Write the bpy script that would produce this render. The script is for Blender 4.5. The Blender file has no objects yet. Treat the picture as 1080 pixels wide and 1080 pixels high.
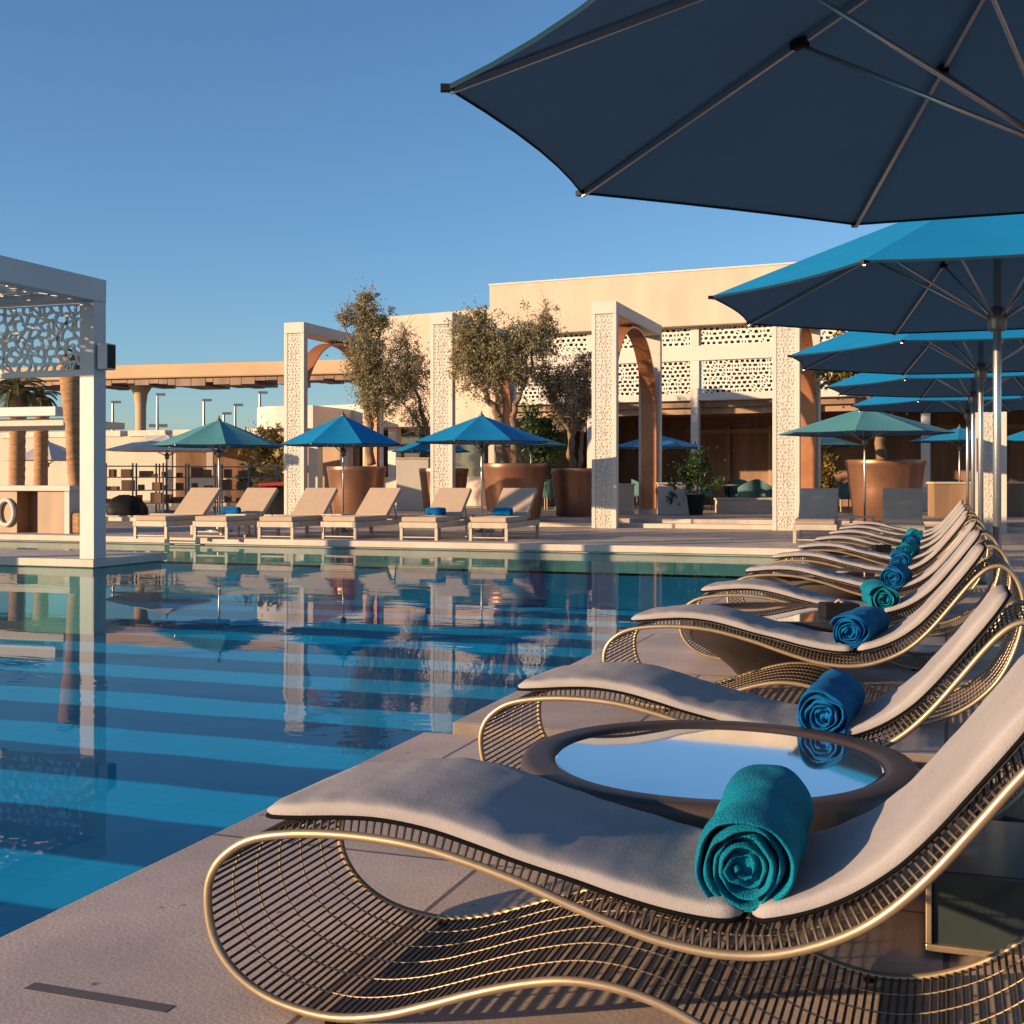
import bpy, bmesh, math, random
from mathutils import Vector, Matrix, noise
R = math.radians
random.seed(7)
S = bpy.context.scene
COL = S.collection
# ------------------------------------------------------------------ camera geometry
F = 1300.0; TH = math.atan(458 / F); CT, ST = math.cos(TH), math.sin(TH); H = 1.1
def at(u, zc, z=0.0):
    a = (u - 540) / F * zc
    return Vector((a * CT - zc * ST, a * ST + zc * CT, z))
def zz(v, zc):
    return H + (506 - v) * zc / F
# ------------------------------------------------------------------ materials
def new_mat(name):
    m = bpy.data.materials.new(name); m.use_nodes = True
    nt = m.node_tree; b = nt.nodes['Principled BSDF']
    return m, nt, b
def mat(name, col, rough=.6, metal=0., var=.12, scale=6., bump=0., bscale=60., spec=.5, sheen=0., coat=0., col2=None, detail=4, stretch=None):
    m, nt, b = new_mat(name)
    N, L = nt.nodes.new, nt.links.new
    tc = N('ShaderNodeTexCoord'); src = tc.outputs['Object']
    if stretch:
        mp = N('ShaderNodeMapping'); mp.inputs['Scale'].default_value = stretch
        L(src, mp.inputs[0]); src = mp.outputs[0]
    n = N('ShaderNodeTexNoise'); n.inputs['Scale'].default_value = scale; n.inputs['Detail'].default_value = detail
    L(src, n.inputs['Vector'])
    r = N('ShaderNodeValToRGB'); r.color_ramp.elements[0].position = .3; r.color_ramp.elements[1].position = .7
    c2 = col2 or [min(1, x * (1 + var)) for x in col]; c1 = col if col2 else [x * (1 - var) for x in col]
    r.color_ramp.elements[0].color = (*c1, 1); r.color_ramp.elements[1].color = (*c2, 1)
    L(n.outputs['Fac'], r.inputs[0]); L(r.outputs[0], b.inputs['Base Color'])
    b.inputs['Roughness'].default_value = rough; b.inputs['Metallic'].default_value = metal
    b.inputs['Specular IOR Level'].default_value = spec
    b.inputs['Sheen Weight'].default_value = sheen; b.inputs['Coat Weight'].default_value = coat
    if bump:
        n2 = N('ShaderNodeTexNoise'); n2.inputs['Scale'].default_value = bscale; n2.inputs['Detail'].default_value = 5
        L(src, n2.inputs['Vector'])
        bp = N('ShaderNodeBump'); bp.inputs['Strength'].default_value = bump; bp.inputs['Distance'].default_value = .01
        L(n2.outputs['Fac'], bp.inputs['Height']); L(bp.outputs[0], b.inputs['Normal'])
    return m
def fabric(name, col, var=.1, weave=900, bump=.25, rough=.9, sheen=.15):
    m, nt, b = new_mat(name); N, L = nt.nodes.new, nt.links.new
    tc = N('ShaderNodeTexCoord')
    n = N('ShaderNodeTexNoise'); n.inputs['Scale'].default_value = 5; n.inputs['Detail'].default_value = 6
    n1 = N('ShaderNodeTexNoise'); n1.inputs['Scale'].default_value = weave; n1.inputs['Detail'].default_value = 2
    L(tc.outputs['Object'], n.inputs['Vector']); L(tc.outputs['Object'], n1.inputs['Vector'])
    mx = N('ShaderNodeMix'); mx.data_type = 'FLOAT'; mx.inputs[0].default_value = .5
    L(n.outputs['Fac'], mx.inputs[2]); L(n1.outputs['Fac'], mx.inputs[3])
    r = N('ShaderNodeValToRGB'); r.color_ramp.elements[0].position = .35; r.color_ramp.elements[1].position = .65
    r.color_ramp.elements[0].color = (*[x * (1 - var) for x in col], 1); r.color_ramp.elements[1].color = (*[x * (1 + var) for x in col], 1)
    L(mx.outputs[0], r.inputs[0]); L(r.outputs[0], b.inputs['Base Color'])
    b.inputs['Roughness'].default_value = rough; b.inputs['Specular IOR Level'].default_value = .2
    b.inputs['Sheen Weight'].default_value = sheen; b.inputs['Sheen Roughness'].default_value = .6
    add = N('ShaderNodeMath'); add.operation = 'ADD'
    n3 = N('ShaderNodeTexNoise'); n3.inputs['Scale'].default_value = 9; n3.inputs['Detail'].default_value = 3
    sc = N('ShaderNodeMath'); sc.operation = 'MULTIPLY'; sc.inputs[1].default_value = 3.0
    L(tc.outputs['Object'], n3.inputs['Vector']); L(n3.outputs['Fac'], sc.inputs[0]); L(sc.outputs[0], add.inputs[0]); L(n1.outputs['Fac'], add.inputs[1])
    bp = N('ShaderNodeBump'); bp.inputs['Strength'].default_value = bump; bp.inputs['Distance'].default_value = .004
    L(add.outputs[0], bp.inputs['Height']); L(bp.outputs[0], b.inputs['Normal'])
    return m
def deck_mat(name, col, tx=1.2, ty=.8, gap=.004, rough=.55):
    m, nt, b = new_mat(name); N, L = nt.nodes.new, nt.links.new
    tc = N('ShaderNodeTexCoord')
    br = N('ShaderNodeTexBrick'); br.offset = .5; br.inputs['Scale'].default_value = 1
    br.inputs['Brick Width'].default_value = tx; br.inputs['Row Height'].default_value = ty
    br.inputs['Mortar Size'].default_value = gap; br.inputs['Mortar Smooth'].default_value = .2
    br.inputs['Color1'].default_value = (*[x * .88 for x in col], 1); br.inputs['Color2'].default_value = (*[x * 1.1 for x in col], 1)
    br.inputs['Mortar'].default_value = (*[x * .3 for x in col], 1)
    L(tc.outputs['Object'], br.inputs['Vector'])
    n = N('ShaderNodeTexNoise'); n.inputs['Scale'].default_value = 1.3; n.inputs['Detail'].default_value = 9; n.inputs['Roughness'].default_value = .62
    n2 = N('ShaderNodeTexNoise'); n2.inputs['Scale'].default_value = 90; n2.inputs['Detail'].default_value = 3
    L(tc.outputs['Object'], n.inputs['Vector']); L(tc.outputs['Object'], n2.inputs['Vector'])
    r = N('ShaderNodeMapRange'); r.inputs[1].default_value = .3; r.inputs[2].default_value = .7; r.inputs[3].default_value = .72; r.inputs[4].default_value = 1.2
    r2 = N('ShaderNodeMapRange'); r2.inputs[1].default_value = .3; r2.inputs[2].default_value = .7; r2.inputs[3].default_value = .9; r2.inputs[4].default_value = 1.1
    L(n.outputs['Fac'], r.inputs[0]); L(n2.outputs['Fac'], r2.inputs[0])
    mu = N('ShaderNodeMath'); mu.operation = 'MULTIPLY'; L(r.outputs[0], mu.inputs[0]); L(r2.outputs[0], mu.inputs[1])
    mx = N('ShaderNodeVectorMath'); mx.operation = 'SCALE'; L(br.outputs['Color'], mx.inputs[0]); L(mu.outputs[0], mx.inputs['Scale'])
    vo = N('ShaderNodeTexVoronoi'); vo.inputs['Scale'].default_value = 7; L(tc.outputs['Object'], vo.inputs['Vector'])
    pr_ = N('ShaderNodeMapRange'); pr_.inputs[1].default_value = .04; pr_.inputs[2].default_value = .10; pr_.inputs[3].default_value = .45; pr_.inputs[4].default_value = 1; L(vo.outputs['Distance'], pr_.inputs[0])
    n4 = N('ShaderNodeTexNoise'); n4.inputs['Scale'].default_value = .45; n4.inputs['Detail'].default_value = 4; n4.inputs['Distortion'].default_value = 1.2; L(tc.outputs['Object'], n4.inputs['Vector'])
    st = N('ShaderNodeMapRange'); st.inputs[1].default_value = .42; st.inputs[2].default_value = .6; st.inputs[3].default_value = .84; st.inputs[4].default_value = 1.06; L(n4.outputs['Fac'], st.inputs[0])
    mm_ = N('ShaderNodeMath'); mm_.operation = 'MULTIPLY'; L(pr_.outputs[0], mm_.inputs[0]); L(st.outputs[0], mm_.inputs[1])
    mx2 = N('ShaderNodeVectorMath'); mx2.operation = 'SCALE'; L(mx.outputs[0], mx2.inputs[0]); L(mm_.outputs[0], mx2.inputs['Scale'])
    L(mx2.outputs[0], b.inputs['Base Color'])
    rr = N('ShaderNodeMapRange'); rr.inputs[1].default_value = .3; rr.inputs[2].default_value = .7; rr.inputs[3].default_value = rough - .12; rr.inputs[4].default_value = rough + .15
    L(n.outputs['Fac'], rr.inputs[0]); L(rr.outputs[0], b.inputs['Roughness'])
    bp = N('ShaderNodeBump'); bp.inputs['Strength'].default_value = .25; bp.inputs['Distance'].default_value = .004
    sb = N('ShaderNodeMath'); sb.operation = 'SUBTRACT'; L(n2.outputs['Fac'], sb.inputs[0]); L(br.outputs['Fac'], sb.inputs[1])
    L(sb.outputs[0], bp.inputs['Height']); L(bp.outputs[0], b.inputs['Normal'])
    return m
def carved_mat(name, col, scale=3.2):
    m, nt, b = new_mat(name); N, L = nt.nodes.new, nt.links.new
    tc = N('ShaderNodeTexCoord')
    v = N('ShaderNodeTexVoronoi'); v.feature = 'DISTANCE_TO_EDGE'; v.inputs['Scale'].default_value = scale
    L(tc.outputs['Object'], v.inputs['Vector'])
    r = N('ShaderNodeValToRGB'); r.color_ramp.elements[0].position = .03; r.color_ramp.elements[1].position = .09
    r.color_ramp.elements[0].color = (*[x * .86 for x in col], 1); r.color_ramp.elements[1].color = (*col, 1)
    n = N('ShaderNodeTexNoise'); n.inputs['Scale'].default_value = 2; n.inputs['Detail'].default_value = 8
    L(tc.outputs['Object'], n.inputs['Vector'])
    mr = N('ShaderNodeMapRange'); mr.inputs[1].default_value = .3; mr.inputs[2].default_value = .7; mr.inputs[3].default_value = .85; mr.inputs[4].default_value = 1.08
    L(n.outputs['Fac'], mr.inputs[0])
    L(v.outputs['Distance'], r.inputs[0])
    mx = N('ShaderNodeVectorMath'); mx.operation = 'SCALE'; L(r.outputs[0], mx.inputs[0]); L(mr.outputs[0], mx.inputs['Scale'])
    L(mx.outputs[0], b.inputs['Base Color']); b.inputs['Roughness'].default_value = .8
    bp = N('ShaderNodeBump'); bp.inputs['Strength'].default_value = .8; bp.inputs['Distance'].default_value = .03
    L(r.outputs[0], bp.inputs['Height']); L(bp.outputs[0], b.inputs['Normal'])
    return m
M = {}
M['cushion'] = fabric('cushion_fabric', (.33, .298, .295), .13, 420, .45, .9, .05)
M['piping'] = mat('piping_black', (.006, .006, .006), .9, spec=.05)
M['rail'] = mat('bronze_rail', (.47, .34, .205), .38, .7, .1, 12)
M['wire'] = mat('bronze_wire', (.095, .07, .054), .5, .3, .15, 12)
M['towel_teal'] = fabric('towel_teal', (.0, .20, .30), .35, 260, 1.6, .95, .0)
M['towel_blue'] = fabric('towel_blue', (.0, .13, .35), .35, 260, 1.6, .95, .0)
M['rimtable'] = mat('table_resin', (.055, .040, .035), .45, .1, .1, 5, .1, 90, spec=.35)
M['copper'] = mat('copper_resin', (.44, .18, .075), .42, .35, .14, 3, .08, 40)
M['pot'] = mat('bronze_pot', (.32, .16, .095), .33, .6, .12, 2.5, .08, 30)
M['glass_top'] = mat('table_glass', (.62, .70, .76), .03, .95, .01)
M['box_glass'] = mat('dark_glass', (.05, .062, .06), .16, .3, .1)
M['black'] = mat('black_plastic', (.006, .006, .007), .6, spec=.25)
M['canopy_blue'] = fabric('canopy_blue', (.003, .20, .42), .07, 300, .12, .85, .0)
M['canopy_teal'] = fabric('canopy_teal', (.085, .27, .285), .05, 300, .1, .8, .0)
M['underside_shade'] = fabric('canopy_underside_shade', (.09, .20, .33), .05, 300, .1, .85, .0)  # shade of the canopy underside put into the colour, no separate cloth
M['hem'] = fabric('canopy_hem_shade', (.006, .03, .05), .05, 300, .1, .9, .0)  # shade painted into the hem colour, dims the sunlit edge strip
M['canopy_cream'] = fabric('canopy_cream', (.58, .52, .46), .05, 300, .1)
M['alu'] = mat('aluminium', (.55, .54, .53), .32, .85, .05)
M['alu_dark'] = mat('dark_aluminium', (.2, .19, .18), .4, .7, .05)
M['deck'] = deck_mat('deck_stone', (.57, .44, .36), 1.25, 1.65, .008)
M['beam'] = mat('warm_timber_beam', (.52, .35, .20), .8, 0, .1, .5)  # even warm timber colour of the elevated beam and its pillars
M['deck_far'] = deck_mat('deck_far_stone', (.48, .385, .31), 1.2, .8)
M['coping'] = mat('coping_stone', (.52, .43, .34), .6, 0, .12, 3, .2, 60)
M['slot'] = mat('drain_slot', (.13, .11, .10), .6, spec=.2)
M['ground'] = mat('dusty_ground', (.30, .25, .19), .9, 0, .2, .3)
M['stucco'] = mat('stucco', (.54, .425, .325), .85, 0, .09, 1.6, .25, 40, stretch=(1, 1, .35))
M['white'] = mat('white_render', (.59, .525, .45), .75, 0, .06, 1.2, .15, 50)
M['carved'] = mat('carved_panel', (.52, .46, .39), .8)
M['greypaint'] = mat('grey_paint', (.50, .46, .43), .5, 0, .05, 2)
M['lattice'] = mat('lattice_white', (.62, .57, .50), .6, 0, .06, 3)
M['wood'] = mat('dark_wood', (.21, .11, .06), .5, 0, .4, 2, .1, 20, stretch=(1, 1, .15))
M['wood_l'] = mat('panel_wood', (.30, .18, .10), .5, 0, .3, 2, .1, 20, stretch=(1, 1, .15))
M['dark'] = mat('dark_interior', (.025, .019, .016), .7)
M['bark'] = mat('olive_bark', (.19, .12, .07), .9, 0, .4, 6, .8, 14, stretch=(1, 1, .3))
M['palmbark'] = mat('palm_bark', (.36, .19, .09), .9, 0, .3, 5, 1., 12, stretch=(1, 1, 4))
def leaf_mat(name, c1, c2):
    m, nt, b = new_mat(name); N, L = nt.nodes.new, nt.links.new
    g = N('ShaderNodeNewGeometry'); r = N('ShaderNodeValToRGB')
    r.color_ramp.elements[0].color = (*c1, 1); r.color_ramp.elements[1].color = (*c2, 1)
    L(g.outputs['Random Per Island'], r.inputs[0]); L(r.outputs[0], b.inputs['Base Color'])
    b.inputs['Roughness'].default_value = .55
    t = N('ShaderNodeBsdfTranslucent'); L(r.outputs[0], t.inputs['Color'])
    mx = N('ShaderNodeMixShader'); mx.inputs[0].default_value = .35
    L(b.outputs[0], mx.inputs[1]); L(t.outputs[0], mx.inputs[2])
    L(mx.outputs[0], nt.nodes['Material Output'].inputs['Surface'])
    return m
M['olive'] = leaf_mat('olive_leaf', (.17, .155, .075), (.42, .36, .19))
M['olive_dry'] = leaf_mat('olive_leaf_dry', (.26, .21, .13), (.50, .41, .27))
M['golden'] = leaf_mat('golden_leaf', (.16, .11, .02), (.34, .24, .05))
M['green'] = leaf_mat('green_leaf', (.02, .05, .012), (.07, .13, .03))
M['palm'] = leaf_mat('palm_leaf', (.05, .06, .015), (.13, .13, .035))
M['flower'] = leaf_mat('flower_leaf', (.45, .25, .02), (.7, .6, .3))
M['seatteal'] = mat('teal_upholstery', (.07, .16, .15), .8)
M['carpaint'] = mat('car_paint', (.012, .013, .018), .2, .2, .1, coat=1)
M['carglass'] = mat('car_glass', (.02, .025, .03), .08)
M['red'] = mat('red_cloth', (.35, .02, .015), .7)
M['loungefab'] = fabric('sling_fabric', (.46, .33, .225), .06, 300, .15)
M['ivory'] = mat('ivory_frame', (.46, .38, .29), .5)
M['winglass'] = mat('window_glass', (.06, .075, .08), .06, .2)
# ------------------------------------------------------------------ mesh builder
class MB:
    def __init__(s): s.v = []; s.f = []
    def box(s, x0, x1, y0, y1, z0, z1):
        i = len(s.v)
        s.v += [(x0, y0, z0), (x1, y0, z0), (x1, y1, z0), (x0, y1, z0), (x0, y0, z1), (x1, y0, z1), (x1, y1, z1), (x0, y1, z1)]
        s.f += [tuple(i + k for k in q) for q in ((0, 3, 2, 1), (4, 5, 6, 7), (0, 1, 5, 4), (1, 2, 6, 5), (2, 3, 7, 6), (3, 0, 4, 7))]
        return s
    def obox(s, c, ax, ay, az):
        i = len(s.v); c, ax, ay, az = map(Vector, (c, ax, ay, az))
        for (p, q, r) in ((-1, -1, -1), (1, -1, -1), (1, 1, -1), (-1, 1, -1), (-1, -1, 1), (1, -1, 1), (1, 1, 1), (-1, 1, 1)):
            s.v.append(tuple(c + ax * p + ay * q + az * r))
        s.f += [tuple(i + k for k in q) for q in ((0, 3, 2, 1), (4, 5, 6, 7), (0, 1, 5, 4), (1, 2, 6, 5), (2, 3, 7, 6), (3, 0, 4, 7))]
        return s
    def tube(s, pts, r, n=8, closed=False, cap=True):
        pts = [Vector(p) for p in pts]; m = len(pts); base = len(s.v)
        rr = r if isinstance(r, (list, tuple)) else [r] * m
        up = None
        for k in range(m):
            a = pts[k - 1] if (k or closed) else pts[k]; b = pts[(k + 1) % m] if (k < m - 1 or closed) else pts[k]
            t = (b - a).normalized()
            if up is None:
                up = Vector((0, 0, 1)) if abs(t.z) < .9 else Vector((1, 0, 0))
            x = t.cross(up)
            if x.length < 1e-5: x = t.cross(Vector((0, 1, 0)))
            x.normalize(); up = x.cross(t).normalized()
            for j in range(n):
                a2 = 2 * math.pi * j / n
                s.v.append(tuple(pts[k] + (x * math.cos(a2) + up * math.sin(a2)) * rr[k]))
        for k in range(m if closed else m - 1):
            k2 = (k + 1) % m
            for j in range(n):
                j2 = (j + 1) % n
                s.f.append((base + k * n + j, base + k * n + j2, base + k2 * n + j2, base + k2 * n + j))
        if cap and not closed:
            s.f.append(tuple(base + j for j in range(n - 1, -1, -1)))
            s.f.append(tuple(base + (m - 1) * n + j for j in range(n)))
        return s
    def lathe(s, prof, n=48, c=(0, 0, 0), cap=True):
        base = len(s.v)
        for (r, z) in prof:
            for j in range(n):
                a = 2 * math.pi * j / n
                s.v.append((c[0] + r * math.cos(a), c[1] + r * math.sin(a), c[2] + z))
        for k in range(len(prof) - 1):
            for j in range(n):
                j2 = (j + 1) % n
                s.f.append((base + k * n + j, base + k * n + j2, base + (k + 1) * n + j2, base + (k + 1) * n + j))
        if cap:
            s.f.append(tuple(base + j for j in range(n - 1, -1, -1)))
            s.f.append(tuple(base + (len(prof) - 1) * n + j for j in range(n)))
        return s
    def build(s, name, m, parent=None, smooth=False, bevel=0, seg=2, loc=None):
        me = bpy.data.meshes.new(name); me.from_pydata(s.v, [], s.f); me.update()
        o = bpy.data.objects.new(name, me); COL.objects.link(o); me.materials.append(m)
        if parent: o.parent = parent
        if loc: o.location = loc
        if smooth is True:
            for p in me.polygons: p.use_smooth = True
        elif smooth:
            me.shade_auto = None if False else None
        if bevel:
            b = o.modifiers.new('b', 'BEVEL'); b.width = bevel; b.segments = seg; b.limit_method = 'ANGLE'
        return o
def auto(o, ang=40):
    me = o.data; bm = bmesh.new(); bm.from_mesh(me)
    for f in bm.faces: f.smooth = True
    for e in bm.edges:
        e.smooth = len(e.link_faces) == 2 and e.calc_face_angle(0) < R(ang)
    bm.to_mesh(me); bm.free(); return o
def tag(o, label=None, cat=None, group=None, kind=None):
    if label: o['label'] = label
    if cat: o['category'] = cat
    if group: o['group'] = group
    if kind: o['kind'] = kind
    return o
def thing(name, label, cat, loc=(0, 0, 0), rz=0, group=None):
    o = bpy.data.objects.new(name, None); COL.objects.link(o); o.empty_display_size = .2
    o.location = loc; o.rotation_euler = (0, 0, rz)
    return tag(o, label, cat, group)
def kids(o): return [c for c in bpy.data.objects if c.parent == o]
def dup(root, loc, rz, label):
    r = root.copy(); COL.objects.link(r); r.location = loc; r.rotation_euler = (0, 0, rz); r['label'] = label
    for ch in kids(root):
        c = ch.copy(); COL.objects.link(c); c.parent = r
        for g in kids(ch):
            d = g.copy(); COL.objects.link(d); d.parent = c
    return r
def struct(o): return tag(o, kind='structure')
def cr(pts, n, closed=False):
    P = [Vector(p) for p in pts]; m = len(P); out = []
    for k in range(m if closed else m - 1):
        if closed: a, b, c, d = P[k - 1], P[k], P[(k + 1) % m], P[(k + 2) % m]
        else: a, b, c, d = P[max(k - 1, 0)], P[k], P[k + 1], P[min(k + 2, m - 1)]
        for j in range(n):
            t = j / n
            out.append(.5 * ((2 * b) + (c - a) * t + (2 * a - 5 * b + 4 * c - d) * t * t + (3 * b - a - 3 * c + d) * t ** 3))
    if not closed: out.append(P[-1])
    return out
def even(pts, step, closed=False):
    P = list(pts) + ([pts[0]] if closed else [])
    out = [P[0]]; acc = 0
    for a, b in zip(P, P[1:]):
        l = (b - a).length; 
        if l < 1e-9: continue
        t = step - acc
        while t <= l:
            out.append(a.lerp(b, t / l)); t += step
        acc = (acc + l) % step
    if closed and (out[-1] - out[0]).length < step * .5: out.pop()
    return out
# ------------------------------------------------------------------ ground, deck, pool
PX, PX2, YS, YF, WZ = -2.15, -2.02, 4.95, 19.9, -.12
YT = 27.6; ZR = .05; ZT = .2
PL, PN = -40., -16.
g = MB()
def quad(mb, x0, x1, y0, y1, z):
    i = len(mb.v); mb.v += [(x0, y0, z), (x1, y0, z), (x1, y1, z), (x0, y1, z)]; mb.f.append((i, i + 1, i + 2, i + 3))
quad(g, -900, 900, YF + .5, 1500, -.06); quad(g, -900, PL - .5, PN - .5, YF + .5, -.06)
quad(g, PX2 + .5, 900, PN - .5, YF + .5, -.06); quad(g, -900, 900, -600, PN - .5, -.06)
struct(g.build('ground', M['ground']))
struct(MB().box(PX + .0, 20, PN, YS - .003, -.5, 0).build('deck_near', M['deck'], bevel=.008))
struct(MB().box(PX2, 20, YS, YF - .003, -.5, ZR).build('deck_middle', M['deck'], bevel=.01))
struct(MB().box(PL, 20, YF, YT + .1, -.5, 0).build('deck_far', M['deck_far'], bevel=.01))
struct(MB().box(PL - 3, PL, PN - 3, YF + 2, -.5, 0).build('deck_left', M['deck_far']))
struct(MB().box(PL, 20, PN - 3, PN - .003, -.5, 0).build('deck_back', M['deck']))
struct(MB().box(-45, 20, YT + .35, 75, -.4, ZT).build('terrace', M['deck_far'], bevel=.012))
struct(MB().box(-45, 20, YT, YT + .347, -.4, ZT / 2).build('terrace_step', M['coping'], bevel=.012))
# coping strip along the far edge (slightly proud)
struct(MB().box(PL, PX2 - .05, YF - .06, YF + .42, -.10, .012).build('pool_coping', M['coping'], bevel=.012))
def slab_slot(x0, x1, y0, y1): return MB().box(x0, x1, y0, y1, -.004, .0012)
struct(slab_slot(-1.88, -1.52, 2.16, 2.195).build('drain_slot', M['slot']))
struct(slab_slot(-.95, -.2, 2.0, 2.03).build('drain_slot', M['slot']))
# pool basin
def pool_mat():
    m, nt, b = new_mat('pool_tiles'); N, L = nt.nodes.new, nt.links.new
    tc = N('ShaderNodeTexCoord'); sp = N('ShaderNodeSeparateXYZ'); L(tc.outputs['Object'], sp.inputs[0])
    nz = N('ShaderNodeTexNoise'); nz.inputs['Scale'].default_value = .5; L(tc.outputs['Object'], nz.inputs['Vector'])
    ad = N('ShaderNodeMath'); ad.operation = 'MULTIPLY_ADD'; ad.inputs[1].default_value = .25; L(nz.outputs['Fac'], ad.inputs[0]); L(sp.outputs['Y'], ad.inputs[2])
    mo = N('ShaderNodeMath'); mo.operation = 'MULTIPLY_ADD'; mo.inputs[1].default_value = 2 * math.pi / 1.55; mo.inputs[2].default_value = -2 * math.pi * (6.2 + .125) / 1.55 
    L(ad.outputs[0], mo.inputs[0])
    co = N('ShaderNodeMath'); co.operation = 'COSINE'; L(mo.outputs[0], co.inputs[0])
    r = N('ShaderNodeValToRGB'); r.color_ramp.elements[0].position = .40; r.color_ramp.elements[1].position = .50
    mr = N('ShaderNodeMapRange'); mr.inputs[1].default_value = -1; mr.inputs[2].default_value = 1; L(co.outputs[0], mr.inputs[0]); L(mr.outputs[0], r.inputs[0])
    r.color_ramp.elements[0].color = (.0, .80, 1.0, 1); r.color_ramp.elements[1].color = (.01, .17, .33, 1)
    br = N('ShaderNodeTexBrick'); br.offset = 0; br.inputs['Scale'].default_value = 1; br.inputs['Brick Width'].default_value = .3; br.inputs['Row Height'].default_value = .3
    br.inputs['Mortar Size'].default_value = .008; br.inputs['Color1'].default_value = (1, 1, 1, 1); br.inputs['Color2'].default_value = (.86, .9, .92, 1); br.inputs['Mortar'].default_value = (.78, .82, .84, 1)
    L(tc.outputs['Object'], br.inputs['Vector'])
    mm = N('ShaderNodeVectorMath'); mm.operation = 'MULTIPLY'; L(r.outputs[0], mm.inputs[0]); L(br.outputs['Color'], mm.inputs[1])
    L(mm.outputs[0], b.inputs['Base Color']); b.inputs['Roughness'].default_value = .5
    return m
M['pool'] = pool_mat()
p = MB(); D = -1.05
quad(p, PL, PX2, PN, YF, D)
i = len(p.v)
for (a, b) in (((PL, PN), (PL, YF)), ((PL, YF), (PX2, YF)), ((PX2, YF), (PX2, PN)), ((PX2, PN), (PL, PN))):
    i = len(p.v); p.v += [(*a, D), (*b, D), (*b, -.45), (*a, -.45)]; p.f.append((i, i + 1, i + 2, i + 3))
struct(p.build('pool_basin', M['pool']))
def water_mat():
    m, nt, b = new_mat('pool_water'); N, L = nt.nodes.new, nt.links.new
    nt.nodes.remove(b)
    tc = N('ShaderNodeTexCoord'); mp = N('ShaderNodeMapping'); mp.inputs['Scale'].default_value = (.55, 1.3, 1)
    mp.inputs['Rotation'].default_value = (0, 0, R(-12)); L(tc.outputs['Object'], mp.inputs[0])
    n = N('ShaderNodeTexNoise'); n.inputs['Scale'].default_value = 1.6; n.inputs['Detail'].default_value = 4; n.inputs['Distortion'].default_value = .6
    n2 = N('ShaderNodeTexNoise'); n2.inputs['Scale'].default_value = .22; n2.inputs['Detail'].default_value = 1
    L(mp.outputs[0], n.inputs['Vector']); L(mp.outputs[0], n2.inputs['Vector'])
    mr = N('ShaderNodeMapRange'); mr.inputs[1].default_value = .42; mr.inputs[2].default_value = .62; L(n2.outputs['Fac'], mr.inputs[0])
    mu = N('ShaderNodeMath'); mu.operation = 'MULTIPLY'; L(n.outputs['Fac'], mu.inputs[0]); L(mr.outputs[0], mu.inputs[1])
    bp = N('ShaderNodeBump'); bp.inputs['Strength'].default_value = .17; bp.inputs['Distance'].default_value = .03
    L(mu.outputs[0], bp.inputs['Height'])
    fr = N('ShaderNodeFresnel'); fr.inputs['IOR'].default_value = 1.33; L(bp.outputs[0], fr.inputs['Normal'])
    gl = N('ShaderNodeBsdfGlossy'); gl.inputs['Roughness'].default_value = .01; L(bp.outputs[0], gl.inputs['Normal'])
    tr = N('ShaderNodeBsdfTransparent'); tr.inputs['Color'].default_value = (.48, .95, 1, 1)
    mx = N('ShaderNodeMixShader'); fm = N('ShaderNodeMath'); fm.operation = 'MULTIPLY'; fm.inputs[1].default_value = .68; L(fr.outputs[0], fm.inputs[0]); L(fm.outputs[0], mx.inputs[0]); L(tr.outputs[0], mx.inputs[1]); L(gl.outputs[0], mx.inputs[2])
    L(mx.outputs[0], nt.nodes['Material Output'].inputs['Surface'])
    return m
M['water'] = water_mat()
w = MB(); quad(w, PL, PX2, PN, YF, WZ); struct(w.build('pool_water', M['water']))
# ------------------------------------------------------------------ sculpted wire lounger
top = [(-1.457, .22), (-1.45, .27), (-1.42, .315), (-1.36, .355), (-1.275, .376), (-1.17, .386), (-1.06, .386), (-.96, .377), (-.86, .357), (-.76, .331), (-.67, .302), (-.58, .275),
       (-.49, .254), (-.385, .245), (-.285, .257), (-.185, .294), (-.105, .345), (-.027, .422), (.048, .515), (.11, .595), (.16, .652), (.205, .685), (.25, .69), (.29, .66),
       (.32, .60), (.333, .52), (.32, .42), (.285, .31), (.23, .21), (.158, .132), (.08, .075), (0, .038), (-.075, .018), (-.16, .016), (-.25, .034), (-.33, .066), (-.41, .105),
       (-.49, .138), (-.58, .157), (-.67, .158), (-.76, .14), (-.86, .108), (-.96, .07), (-1.06, .036), (-1.167, .018), (-1.275, .028), (-1.353, .055), (-1.41, .097), (-1.445, .152)]
loop = cr([(x, 0, z) for x, z in top], 4, True)
LW = .59; LX0 = -.6
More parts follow.
